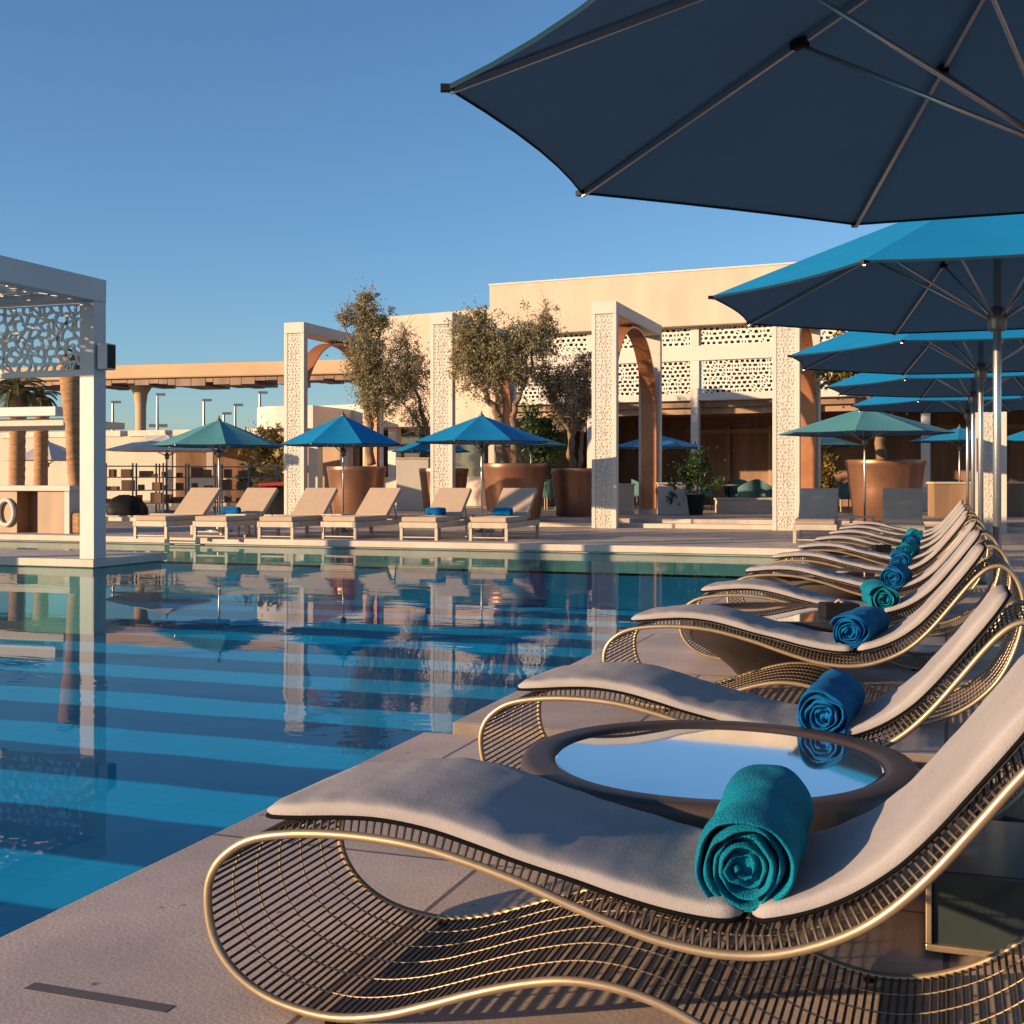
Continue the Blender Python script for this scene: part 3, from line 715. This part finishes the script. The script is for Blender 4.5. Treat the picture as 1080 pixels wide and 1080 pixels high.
for a_, b_ in zip(cols, cols[1:]):
    bmobj('lattice_panel', lattice_mesh(a_ + .28, b_, 3.7, 4.7, .165, .68, .05, .25, int(a_ * 7)), M['lattice'], rb, (0, .08, 0))
    bmobj('lattice_panel', lattice_mesh(a_ + .28, b_, 5.15, 5.719, .18, .62, .05, .25, int(a_ * 5 + 2)), M['lattice'], rb, (0, .08, 0))
    MB().box(a_ + .28, b_, .6, .62, 3.7, 5.71).build('window', M['winglass'], rb)
for x in cols: MB().box(x + .02, x + .26, .0, .24, ZT, 3.499).build('column', M['white'], rb, bevel=.01)
MB().box(0, Lb, .22, 9, 3.3, 3.499).build('ceiling', M['wood'], rb)
MB().box(0, Lb, 7.0, 7.3, ZT, 3.299).build('back_wall', M['wood'], rb)
fr = MB()
for x in (4.6, 5.9, 7.4, 8.3, 9.3, 11.0, 12.5, 15, 18): fr.box(x, x + .14, 6.88, 6.999, ZT, 3.0)
fr.box(4.4, 19, 6.86, 6.879, 2.75, 2.9); fr.box(0, Lb, .4, .5, 3.1, 3.299)
fr.build('wall_panelling', M['wood_l'], rb)
dr = MB().box(8.02, 8.95, 6.82, 6.858, ZT, 2.3).build('door', M['dark'], rb)
MB().box(-.2, 0, 0, 9, ZT, 5.719).build('side_wall', M['stucco'], rb)
# hanging lanterns of the terrace roof (unlit)
# interior tables and chairs
def make_set(kind):
    if kind == 't':
        t = thing('dining_table', '', 'table', (0, 0, 0), 0, 'restaurant tables under the porch')
        MB().lathe([(.45, .72), (.46, .74), (.45, .76)], 28).build('table_top', M['wood_l'], t)
        MB().lathe([(.24, 0), (.23, .03), (.04, .05), (.035, .719)], 16).build('pedestal', M['black'], t)
    else:
        t = thing('dining_chair', '', 'chair', (0, 0, 0), 0, 'teal restaurant chairs under the porch')
        MB().box(-.26, .26, -.26, .26, .36, .47).build('seat', M['seatteal'], t, bevel=.03)
        mb = MB(); pts = []
        for k in range(13):
            a = R(-20 + 220 * k / 12); r = .30
            mb.v += [(r * math.cos(a), r * math.sin(a), .40), (r * math.cos(a) * 1.1, r * math.sin(a) * 1.1, .66 + .26 * math.sin(math.pi * k / 12)),
                     ((r + .04) * math.cos(a) * 1.1, (r + .04) * math.sin(a) * 1.1, .66 + .26 * math.sin(math.pi * k / 12)), ((r + .04) * math.cos(a), (r + .04) * math.sin(a), .40)]
        for k in range(12):
            for j in range(4): mb.f.append((k * 4 + j, k * 4 + (j + 1) % 4, k * 4 + 4 + (j + 1) % 4, k * 4 + 4 + j))
        auto(mb.build('backrest', M['seatteal'], t), 50)
        for x in (-.22, .2):
            for y in (-.22, .2): MB().box(x, x + .03, y, y + .03, 0, .359).build('leg', M['wood_l'], t)
    return t
TT = make_set('t'); CC = make_set('c'); first = [1, 1]
rm = Matrix.Translation(A) @ Matrix.Rotation(RB, 4, 'Z')
words = ['first', 'second', 'third', 'fourth', 'fifth', 'sixth', 'seventh']
for i, (x, y) in enumerate(((2.0, -1.6), (5.3, 1.5), (7.6, .6), (9.2, 1.8), (10.7, -.9), (13.9, 1.0), (17, .5))):
    l = words[i] + ' round restaurant table from the left under the porch'
    p = rm @ Vector((x, y, 0)); p.z = ZT
    if i == 0: TT.location = p; TT['label'] = l
    else: dup(TT, p, 0, l)
    for q, (dx, dy, a, w) in enumerate(((-.62, -.35, 110, 'left'), (.62, -.3, 250, 'right'), (.05, .7, 0, 'far'))):
        l = 'teal rounded chair at the %s side of the %s restaurant table from the left' % (w, words[i])
        p = rm @ Vector((x + dx, y + dy, 0)); p.z = ZT
        if i == 0 and q == 0: CC.location = p; CC.rotation_euler = (0, 0, R(a)); CC['label'] = l
        else: dup(CC, p, R(a), l)
# low white planter walls before the porch
def lowwall(u0, u1, zc, h, label, m='white'):
    a, b = at(u0, zc, ZT), at(u1, zc, ZT); Ln = (b - a).length
    t = thing('low_wall', label, 'wall', a, math.atan2((b - a).y, (b - a).x), 'low walls around the restaurant terrace')
    MB().box(0, Ln, 0, .45, 0, h).build('wall_body', M[m], t, bevel=.01)
    MB().box(-.03, Ln + .03, -.03, .48, h + .0005, h + .05).build('wall_cap', M['coping'], t, bevel=.008)
lowwall(652, 669, 32, .75, 'short low wall seen through the central portal, left of its arch leg', 'stucco')
lowwall(694, 731, 32, .78, 'low white wall just right of the central portal', 'white')
lowwall(757, 814, 33.5, .35, 'low step-like wall in front of the right restaurant tables', 'stucco')
lowwall(985, 1026, 30, .8, 'low wall behind the far end of the lounger row', 'wood_l')
lowwall(1062, 1120, 30, .8, 'low dark bar wall at the right picture edge', 'wood')
lowwall(418, 452, 36, 1.5, 'pale screening wall between the first pot and second portal', 'white')
# ------------------------------------------------------------------ west wing and pavilion
def facade(u0, z0c, u1, z1c, name, label, cat='building'):
    a, b = at(u0, z0c), at(u1, z1c)
    return thing(name, label, cat, a, math.atan2((b - a).y, (b - a).x)), (b - a).length
wg, Lw = facade(300, 47, 536, 42, 'west_wing', 'lower sand-coloured wing behind the olive trees, left of the restaurant')
MB().box(4.0, Lw - .4, 0, 6, 3.0, 7.0).build('upper_wall', M['stucco'], wg, bevel=.02)
MB().box(0, 3.99, .3, 6, 3.0, 3.9).build('roof_fascia', M['white'], wg, bevel=.02)
MB().box(0, Lw - .4, 2.0, 2.2, ZT, 2.99).build('glass_wall', M['winglass'], wg)
for x in (0.1, 2.4, 4.6, 6.8): MB().box(x, x + .35, .35, .7, ZT, 2.999).build('column', M['white'], wg, bevel=.01)
MB().box(4.5, Lw - 1, -.02, 1.9, ZT, 1.2).build('base_wall', M['stucco'], wg)
pv, Lp = facade(253, 44, 330, 43, 'pavilion', 'round-cornered white flat-roofed pavilion left of the first portal')
mb = MB(); n = 14; ol = []
for k in range(n + 1):
    a = R(180 + 90 * k / n); ol.append((1.6 + 1.6 * math.cos(a), 1.6 + 1.6 * math.sin(a)))
ol += [(Lp, 0), (Lp, 5), (0, 5)]
for z in (2.9, 3.7):
    mb.v += [(x, y, z) for x, y in ol]
k = len(ol); mb.f += [tuple(range(k))[::-1], tuple(range(k, 2 * k))]
for j in range(k): mb.f.append((j, (j + 1) % k, k + (j + 1) % k, k + j))
auto(mb.build('roof', M['white'], pv), 30)
for x in (.3, 2.2): MB().box(x, x + .38, 1.0, 1.4, ZT, 2.899).build('column', M['white'], pv, bevel=.02)
MB().box(.5, Lp, 3.5, 3.6, ZT, 2.899).build('back_wall', M['wood_l'], pv)
# elevated cream beam on flared pillars
eb = thing('elevated_walkway', 'long cream elevated beam on flared pillars far behind the loungers', 'walkway', (0, 0, 0))
a, b = at(-260, 66), at(420, 57)
d = (b - a).normalized(); nrm = Vector((-d.y, d.x, 0)); Lr = (b - a).length
eb.location = a; eb.rotation_euler = (0, 0, math.atan2(d.y, d.x))
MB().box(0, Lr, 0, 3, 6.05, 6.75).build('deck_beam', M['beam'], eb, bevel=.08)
un = MB(); rnd = random.Random(4); x = 0
while x < Lr:
    w_ = rnd.uniform(.4, .9); un.box(x, x + w_ - .03, .2, 2.8, 6.05 - rnd.uniform(.15, .4), 6.049); x += w_
un.build('underside_slats', M['wood'], eb)
for u in (-140, 131, 390):
    zc = 1 / (1/66 + (1/57 - 1/66) * (u + 260) / 680); pp = at(u, zc); x = (pp - a).dot(d)
    prof = [(.34, -.1), (.27, 1), (.26, 3), (.27, 4.8), (.34, 5.4), (.6, 5.85), (.72, 6.04)]
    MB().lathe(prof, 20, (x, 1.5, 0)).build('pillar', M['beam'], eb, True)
# far boundary wall
wl, Lx = facade(-200, 60, 330, 51, 'boundary_wall', 'low orange-tan boundary wall beneath the elevated beam', 'wall')
MB().box(0, Lx, 0, .4, -.06, 3.0).build('wall_body', M['stucco'], wl)
cp = MB(); x = 0
while x < Lx: cp.box(x, x + 1.9, -.08, .48, 3.001, 3.25); x += 2.3
cp.build('wall_cap', M['coping'], wl)
# ------------------------------------------------------------------ trees
def leaves(mb, clumps, n, size, rnd, flat=.5):
    tot = sum(c[3] * c[4] * c[5] for c in clumps)
    for (cx, cy, cz, rx, ry, rz_) in clumps:
        k = int(n * rx * ry * rz_ / tot)
        subs = [(rnd.gauss(0, .55), rnd.gauss(0, .55), rnd.gauss(0, .5)) for _ in range(max(8, k // 45))]
        for _ in range(k):
            s = rnd.choice(subs) if rnd.random() < .74 else (rnd.gauss(0, .6), rnd.gauss(0, .6), rnd.gauss(0, .6))
            x = cx + rx * (s[0] + rnd.gauss(0, .11)); y = cy + ry * (s[1] + rnd.gauss(0, .11)); z = cz + rz_ * (s[2] + rnd.gauss(0, .11))
            d = Vector((rnd.gauss(0, 1), rnd.gauss(0, 1), rnd.gauss(.3, 1))).normalized(); e = d.orthogonal().normalized()
            e = (Matrix.Rotation(rnd.random() * 6.28, 3, d) @ e)
            L_ = size * rnd.uniform(.6, 1.3); W = L_ * .2; p = Vector((x, y, z)); i = len(mb.v)
            mb.v += [tuple(p), tuple(p + d * L_ * .5 + e * W), tuple(p + d * L_), tuple(p + d * L_ * .5 - e * W)]
            mb.f.append((i, i + 1, i + 2, i + 3))
def limb(mb, a, b, r0, r1, rnd, wig=.12, n=6):
    a, b = Vector(a), Vector(b); pts = []; L_ = (b - a).length
    for k in range(n + 1):
        t = k / n; p = a.lerp(b, t)
        if 0 < k < n: p += Vector((rnd.gauss(0, 1), rnd.gauss(0, 1), rnd.gauss(0, .5))) * L_ * wig * .35
        pts.append(p)
    pts = cr(pts, 3); m = len(pts)
    mb.tube(pts, [r0 + (r1 - r0) * k / (m - 1) for k in range(m)], 8); return pts
def tree(name, label, base, clumps, limbs, n, size, m, seed, cat='tree', group=None, rz=0, bark='bark', rtr=.1):
    rnd = random.Random(seed); t = thing(name, label, cat, base, rz, group)
    tr = MB(); br = MB()
    for (a, b, r0, r1) in limbs: limb(tr, a, b, r0 * .75, r1 * .7, rnd, .07)
    tr.build('trunk', M[bark], t, True)
    # twigs from limb ends into the clumps
    for c in clumps:
        s = min((l[1] for l in limbs), key=lambda q: (Vector(q) - Vector(c[:3])).length)
        for _ in range(9):
            e = (c[0] + c[3] * rnd.gauss(0, .5), c[1] + c[4] * rnd.gauss(0, .5), c[2] + c[5] * rnd.gauss(.1, .5))
            q = limb(br, s, e, .020, .006, rnd, .2, 4)
            for _2 in range(3):
                w0 = q[rnd.randrange(3, len(q))]; e2 = w0 + Vector((rnd.gauss(0, .22), rnd.gauss(0, .22), rnd.gauss(.08, .2)))
                br.tube([w0, (w0 + e2) / 2 + Vector((0, 0, .03)), e2], [.007, .005, .003], 4)
    br.build('twigs', M[bark], t)
    lf = MB(); leaves(lf, clumps, n, size, rnd); lf.build('crown', M[m], t)
    return t
def pot(u, zc, wpx, v_top, label, z=ZT, group='large bronze planting pots'):
    p = at(u, zc, z); r = wpx / 2 * zc / F; h = zz(v_top, zc) - z
    t = thing('planter_pot', label, 'pot', p, 0, group)
    MB().lathe([(r * .78, 0), (r * .80, .02), (r * .9, h * .5), (r * .985, h - .14), (r, h - .12), (r * 1.01, h - .01), (r, h), (r * .93, h), (r * .92, h - .1)], 56, cap=False).build('pot_body', M['pot'], t, True)
    MB().lathe([(.001, h - .085), (r * .92, h - .09)], 32, cap=False).build('soil', M['bark'], t)
    return p, r, h
P1, r1, h1 = pot(376, 30.5, 62, 492, 'round bronze pot behind the left blue parasol')
P2, r2, h2 = pot(468, 33.5, 52, 494, 'dark bronze pot half hidden behind the second portal')
P3, r3, h3 = pot(542, 29.5, 69, 489, 'widest bronze pot of the left group, holding the tall forked olive')
P4, r4, h4 = pot(607, 30.5, 51, 494, 'bronze pot just left of the central portal')
P5, r5, h5 = pot(934, 27.2, 82, 485, 'big bronze pot behind the two far loungers on the right')
def C(p0, zc, u, v, ru, rv, ry=None, dz=0):
    q = at(u, zc + dz, 0); q.z = zz(v, zc); q = q - p0
    return (q.x, q.y, q.z, ru * zc / F, (ry or ru * .9) * zc / F, rv * zc / F)
def Q(p0, zc, u, v, dz=0):
    q = at(u, zc + dz, 0); q.z = zz(v, zc); q = q - p0; return (q.x, q.y, q.z)
OG = 'olive trees in bronze pots'
z_ = 30.5
tree('olive_tree', 'tall wispy olive with a lopsided dark crown, left blue parasol below it', P1, 
     [C(P1, z_, 383, 335, 17, 22), C(P1, z_, 388, 370, 18, 24), C(P1, z_, 392, 395, 20, 28), C(P1, z_, 385, 318, 12, 12), C(P1, z_, 364, 335, 10, 9), C(P1, z_, 402, 340, 12, 14), C(P1, z_, 398, 425, 18, 20), C(P1, z_, 420, 400, 16, 20), C(P1, z_, 436, 385, 12, 18)],
     [(Q(P1, z_, 392, 490), Q(P1, z_, 388, 440), .16, .13), (Q(P1, z_, 388, 440), Q(P1, z_, 378, 395), .13, .08), (Q(P1, z_, 378, 395), Q(P1, z_, 381, 330), .08, .03),
      (Q(P1, z_, 389, 442), Q(P1, z_, 398, 390), .09, .04), (Q(P1, z_, 388, 445), Q(P1, z_, 430, 408), .07, .035), (Q(P1, z_, 378, 395), Q(P1, z_, 364, 345), .05, .02), (Q(P1, z_, 398, 390), Q(P1, z_, 400, 345), .04, .02)],
     19000, .075, 'olive', 11, group=OG)
z_ = 33.5
tree('olive_tree', 'sparse brownish olive left of the second portal, thin dry foliage', P2,
     [C(P2, z_, 420, 372, 16, 24), C(P2, z_, 437, 400, 18, 30), C(P2, z_, 428, 352, 7, 12), C(P2, z_, 440, 440, 14, 24), C(P2, z_, 420, 410, 16, 20)],
     [(Q(P2, z_, 462, 494), Q(P2, z_, 448, 455), .14, .1), (Q(P2, z_, 448, 455), Q(P2, z_, 436, 405), .1, .05), (Q(P2, z_, 436, 405), Q(P2, z_, 426, 355), .05, .02), (Q(P2, z_, 448, 455), Q(P2, z_, 420, 420), .06, .03)],
     9000, .07, 'olive_dry', 12, group=OG)
z_ = 29.5
tree('olive_tree', 'dense twin-trunked olive right of the second portal', P3,
     [C(P3, z_, 500, 352, 20, 20), C(P3, z_, 530, 372, 24, 22), C(P3, z_, 562, 358, 22, 20), C(P3, z_, 492, 385, 16, 22), C(P3, z_, 515, 395, 18, 22), C(P3, z_, 578, 345, 11, 14), C(P3, z_, 508, 335, 11, 9), C(P3, z_, 548, 395, 16, 14), C(P3, z_, 577, 325, 3, 9)],
     [(Q(P3, z_, 530, 490), Q(P3, z_, 527, 440), .2, .17), (Q(P3, z_, 527, 440), Q(P3, z_, 505, 405), .13, .08), (Q(P3, z_, 505, 405), Q(P3, z_, 490, 365), .08, .03),
      (Q(P3, z_, 543, 490), Q(P3, z_, 540, 440), .15, .12), (Q(P3, z_, 540, 440), Q(P3, z_, 555, 400), .1, .06), (Q(P3, z_, 555, 400), Q(P3, z_, 568, 355), .06, .03), (Q(P3, z_, 529, 440), Q(P3, z_, 528, 385), .08, .04)],
     28000, .075, 'olive', 13, group=OG)
z_ = 30.5
tree('olive_tree', 'low spreading dusty olive just left of the central portal', P4,
     [C(P4, z_, 590, 410, 18, 18), C(P4, z_, 612, 400, 18, 18), C(P4, z_, 575, 395, 14, 16), C(P4, z_, 618, 430, 14, 20), C(P4, z_, 598, 435, 14, 14), C(P4, z_, 615, 378, 10, 8)],
     [(Q(P4, z_, 604, 494), Q(P4, z_, 601, 455), .15, .1), (Q(P4, z_, 601, 455), Q(P4, z_, 582, 425), .08, .04), (Q(P4, z_, 603, 460), Q(P4, z_, 617, 430), .07, .04), (Q(P4, z_, 610, 494), Q(P4, z_, 616, 445), .09, .05)],
     12000, .07, 'olive_dry', 14, group=OG)
z_ = 27.2
tree('olive_tree', 'golden-lit tree behind the right carved portal, above the big pot', P5,
     [C(P5, z_, 900, 375, 30, 18), C(P5, z_, 880, 395, 18, 16), C(P5, z_, 950, 400, 30, 22), C(P5, z_, 925, 380, 24, 18)],
     [(Q(P5, z_, 930, 486), Q(P5, z_, 925, 430), .16, .12), (Q(P5, z_, 925, 430), Q(P5, z_, 895, 390), .1, .05), (Q(P5, z_, 925, 430), Q(P5, z_, 950, 400), .1, .05)],
     6500, .13, 'golden', 15, group=OG)
# shrub in black pot by the porch
pz = at(734, 31.5, ZT)
t = thing('potted_shrub', 'leafy green shrub in a black pot before the restaurant porch', 'plant', pz)
MB().lathe([(.17, 0), (.24, .5), (.25, .52), (.22, .52), (.21, .48)], 20, cap=True).build('pot', M['black'], t)
mb = MB(); leaves(mb, [(0, 0, .95, .5, .5, .45), (0, 0, 1.35, .4, .4, .35)], 1500, .12, random.Random(5)); mb.build('foliage', M['green'], t)
MB().tube([(0, 0, .47), (.02, 0, 1.2)], .02, 6).build('stem', M['bark'], t)
# hedge / flowering plants left of first portal
def bush(u, zc, rpx, v0, v1, label, m, seed, n=1500, z=ZT):
    p = at(u, zc, z); r = rpx * zc / F; h0, h1 = zz(v0, zc) - z, zz(v1, zc) - z
    t = thing('garden_bush', label, 'bush', p, 0, 'bushes and young trees in the far garden')
    mb = MB(); leaves(mb, [(0, 0, (h0 + h1) / 2, r, r * .8, (h0 - h1) / 2)], n, .16, random.Random(seed)); mb.build('foliage', M[m], t)
    MB().tube([(0, 0, 0), (.03, 0, (h0 + h1) / 2)], .05, 6).build('stem', M['bark'], t)
bush(284, 41, 18, 455, 500, 'golden bush under the white pavilion roof', 'golden', 21, 2600)
bush(290, 36, 14, 490, 515, 'low flowering bush at the foot of the first portal', 'flower', 22, 700)
bush(262, 39, 10, 490, 520, 'small green bush beside the pavilion column', 'green', 23, 600)
bush(570, 36, 20, 430, 500, 'dark bush in the shade behind the tall olive tree', 'green', 24, 2600)
bush(700, 37, 6, 505, 520, 'little green plant on the low wall right of the arch leg', 'green', 25, 250)
bush(872, 33, 10, 480, 525, 'green and yellow bush behind the carved right portal', 'golden', 26, 900)
# palms
def frond(mb, base, az, L_, el, rnd):
    pts = []; p = Vector(base); e = el; n = 9
    for k in range(n + 1):
        pts.append(p.copy()); d = Vector((math.cos(az) * math.cos(e), math.sin(az) * math.cos(e), math.sin(e))); p = p + d * L_ / n; e -= R(13)
    for k in range(1, n):
        t = (pts[k + 1] - pts[k - 1]).normalized(); s = t.cross(Vector((0, 0, 1))).normalized(); w = L_ * .22 * math.sin(math.pi * (k + .6) / (n + 1))
        for sub in range(3):
            q = pts[k].lerp(pts[k + 1], sub / 3)
            for sg in (-1, 1):
                i = len(mb.v); e_ = q + s * sg * w + t * w * .5 + Vector((0, 0, -w * .4))
                mb.v += [tuple(q - t * .02), tuple(q + t * .02), tuple(e_)]; mb.f.append((i, i + 1, i + 2))
    return pts
def palm(u, zc, v_crown, rt, label, seed, L_=1.5, z=ZT, block=False):
    rnd = random.Random(seed); p = at(u, zc, z); h = zz(v_crown, zc) - z
    t = thing('palm_tree', label, 'palm tree', p, 0, 'palm trees on the left')
    tr = MB(); n = 26; pts = []; rr = []
    for k in range(n + 1):
        q = k / n; pts.append(((-.22 if block else .05) * math.sin(q * 2.2) + (.1 if block else 0), 0, h * q)); rr.append(rt * ((.72 if block else 1) + (2.4 if block else .9) * max(0, q - .62) + (.25 if k % 2 else 0) * .3) * (1.25 if q < .08 else 1))
    tr.tube(pts, rr, 12); 
    auto(tr.build('trunk', M['palmbark'], t), 60)
    if block: MB().box(-rt * 1.9, rt * 1.9, -rt * 1.9, rt * 1.9, 0, .42).build('trunk_base', M['palmbark'], t, bevel=.04)
    lf = MB(); rs = MB()
    for k in range(26):
        q = frond(lf, (0, 0, h), k * 2.4, L_ * rnd.uniform(.8, 1.1), R(rnd.uniform(-5, 75)), rnd); rs.tube(q, .014, 4)
    lf.build('crown', M['palm'], t); rs.build('frond_stems', M['palm'], t)
palm(81, 25.6, 378, .19, 'thick bare palm trunk beside the pergola post, on a block base', 31, .5, 0.001, True)
palm(17, 36, 412, .22, 'palm with drooping green-gold crown at the left picture edge', 32, 1.15)
palm(42, 38, 420, .2, 'smaller palm between the edge palm and the thick trunk', 33, .8)
# bar counter
bc, Lc = facade(-60, 26.2, 74, 25.2, 'bar_counter', 'pale bar counter with brown panels and a white letter O, far left', 'bar counter')
bc.location.z = .0
MB().box(-.05, Lc + .05, -.08, .7, .87, .98).build('counter_top', M['white'], bc, bevel=.01)
MB().box(0, 1.9, 0, .6, 0, .869).build('front_panel', M['wood_l'], bc); MB().box(2.42, Lc - .12, 0, .6, 0, .869).build('front_panel', M['wood_l'], bc)
MB().box(1.9, 2.42, .35, .6, 0, .869).build('recess', M['wood'], bc); MB().box(Lc - .12, Lc, -.03, .63, 0, .869).build('end_post', M['white'], bc)
o = MB(); pts = [Vector((1.66 + .19 * math.cos(a * math.pi / 20), -.035, .42 + .26 * math.sin(a * math.pi / 20))) for a in range(40)]
o.tube(pts, .045, 8, True).build('letter_o', M['white'], bc, True)
# second flat pergola behind
p2, Lq = facade(-120, 31, 67, 29.5, 'flat_canopy', 'flat white shade canopy behind the lattice pergola, far left', 'canopy')
MB().box(0, Lq, 0, 2.5, 2.4, 2.57).build('roof_slab', M['white'], p2, bevel=.01); MB().box(0, Lq, -.3, -.01, 2.62, 2.84).build('roof_edge', M['greypaint'], p2, bevel=.01)
for x in (.2, Lq - 2.3): MB().box(x, x + .14, .1, .24, 0, 2.399).build('post', M['white'], p2)
MB().box(.6, .73, -.2, -.06, 0, 2.619).build('post', M['white'], p2)
# lamp posts
for u, vt, l in ((119, 424, 'thin lamp post right beside the pergola post'), (166, 416, 'rough tall lamp post with two cross arms'), (215, 422, 'slim lamp post left of the green-teal parasol tip'),
                 (236, 436, 'short lamp post just behind the green-teal parasol tip'), (248, 427, 'lamp post between parasol tip and pavilion'), (274, 414, 'dark lamp post rising over the pavilion roof')):
    zc = 75; p = at(u, zc, -.06); h = zz(vt, zc) + .06
    t = thing('street_lamp', l, 'lamp post', p, TH, 'distant lamp posts on the skyline')
    MB().tube([(0, 0, 0), (0, 0, h)], [.13, .07], 8).build('pole', M['alu_dark'], t)
    MB().obox((.2, 0, h), (.26, 0, 0), (0, .12, 0), (0, 0, .07)).build('lamp_head', M['alu_dark'], t)
    if u == 166: MB().box(-.5, .6, -.06, .06, h - 2.0, h - 1.8).build('cross_arm', M['alu_dark'], t)
# dark parked car and service clutter
def bundle(u, zc, w, h, label, seed, red=False):
    t = thing('covered_furniture_stack', label, 'furniture cover', at(u, zc, ZT), TH, 'black covered stacks behind the far loungers')
    mb = MB(); n = 40; prof = [(1., 0), (1.02, .15), (.97, .4), (.86, .62), (.7, .82), (.45, .95), (.12, 1.0)]
    for (q, z) in prof:
        for k in range(n):
            a = 2 * math.pi * k / n; e = 1 + .16 * noise.noise(Vector((math.cos(a) * 2, math.sin(a) * 2, z * 2 + seed))) + .03 * math.sin(9 * a + seed)
            mb.v.append((w * q * e * math.copysign(abs(math.cos(a)) ** .6, math.cos(a)), .45 * q * e * math.sin(a), h * z * (1 + .2 * noise.noise(Vector((math.cos(a) * 1.5 + seed, z, 0))))))
    for k in range(len(prof) - 1):
        for q in range(n): mb.f.append((k * n + q, k * n + (q + 1) % n, (k + 1) * n + (q + 1) % n, (k + 1) * n + q))
    mb.f.append(tuple((len(prof) - 1) * n + q for q in range(n)))
    mb.build('cover', M['black'], t, True)
    if red: MB().obox((0, 0, h + .06), (w * .5, 0, .02), (0, .3, 0), (0, 0, .05)).build('folded_cloth', M['red'], t, bevel=.03)
bundle(290, 32.5, .75, .72, 'black covered stack with red cloth on top beside the first portal', 3, True)
bundle(134, 31.5, .5, .5, 'rounded black covered stack just right of the pergola post', 8)
def rack(u, zc, label):
    t = thing('service_rack', label, 'rack', at(u, zc, ZT), TH + R(5), 'dark racks behind the far loungers')
    for x in (-.8, 0, .8):
        for y in (0, .45): MB().box(x - .02, x + .02, y - .02, y + .02, 0, 1.35).build('upright', M['alu_dark'], t)
    for z in (.25, .6, .95, 1.25): MB().box(-.85, .85, -.03, .48, z, z + .03).build('shelf', M['alu_dark'], t)
    rnd = random.Random(u); c = MB(); 
    for z in (.281, .631, .981):
        for x in (-.7, -.35, .1, .45):
            w1 = rnd.uniform(.1, .32); x1 = x + rnd.uniform(-.05, .08); c.box(x1, x1 + w1, .05, .4, z, z + rnd.uniform(.05, .28))
    c.build('stored_goods', M['wood'], t)
rack(140, 33, 'dark open rack with goods just right of the pergola post'); rack(196, 34, 'dark shelf rack behind the cream parasol pole'); rack(262, 35, 'dark shelf rack left of the pavilion column')
# kiosk under cream umbrella
ks, Lk = facade(165, 42, 262, 42, 'snack_kiosk', 'flat-roofed open kiosk behind the green-teal parasol')
MB().box(-.3, Lk + .2, -.4, 3, 2.35, 2.6).build('roof', M['white'], ks, bevel=.02)
MB().box(0, Lk, 2.4, 2.5, ZT, 2.349).build('back_wall', M['wood'], ks)
for x in (.3, 1.7): MB().box(x, x + .22, 0, .22, ZT, 2.349).build('column', M['stucco'], ks)
MB().box(1.0, 2.4, -.1, .6, ZT, 1.2).build('counter', M['stucco'], ks)
# ------------------------------------------------------------------ light
AZ, EL = 46, 11   # azimuth measured from -Y towards -X
sd = Vector((-math.sin(R(AZ)) * math.cos(R(EL)), -math.cos(R(AZ)) * math.cos(R(EL)), math.sin(R(EL))))
sl = bpy.data.lights.new('sun', 'SUN'); sl.energy = 5.0; sl.angle = R(.55); sl.color = (1, .71, .43)
so = bpy.data.objects.new('sun', sl); COL.objects.link(so); so.rotation_euler = sd.to_track_quat('Z', 'Y').to_euler()
W = bpy.data.worlds.new('World'); S.world = W; W.use_nodes = True; nt = W.node_tree
sk = nt.nodes.new('ShaderNodeTexSky'); sk.sky_type = 'NISHITA'; sk.sun_disc = False; sk.sun_elevation = R(EL); sk.sun_rotation = R(180 + AZ)
sk.air_density = 1.0; sk.dust_density = .35; sk.ozone_density = 4.7; sk.altitude = 0
bg = nt.nodes['Background']; tv = nt.nodes.new('ShaderNodeVectorMath'); tv.operation = 'MULTIPLY'; tv.inputs[1].default_value = (1.03, .99, .96); nt.links.new(sk.outputs[0], tv.inputs[0]); nt.links.new(tv.outputs[0], bg.inputs[0]); bg.inputs[1].default_value = .122
# ------------------------------------------------------------------ camera
cd = bpy.data.cameras.new('camera'); cd.sensor_width = 36; cd.lens = F / 1080 * 36; cd.shift_y = -(540 - 506) / 1080 * 1; cd.clip_end = 3000; cd.clip_start = .05
co = bpy.data.objects.new('camera', cd); COL.objects.link(co); co.location = (0, 0, H); co.rotation_euler = (R(90), 0, TH); S.camera = co
S.view_settings.view_transform = 'Standard'; S.view_settings.look = 'None'; S.view_settings.exposure = .66
S.cycles.max_bounces = 8
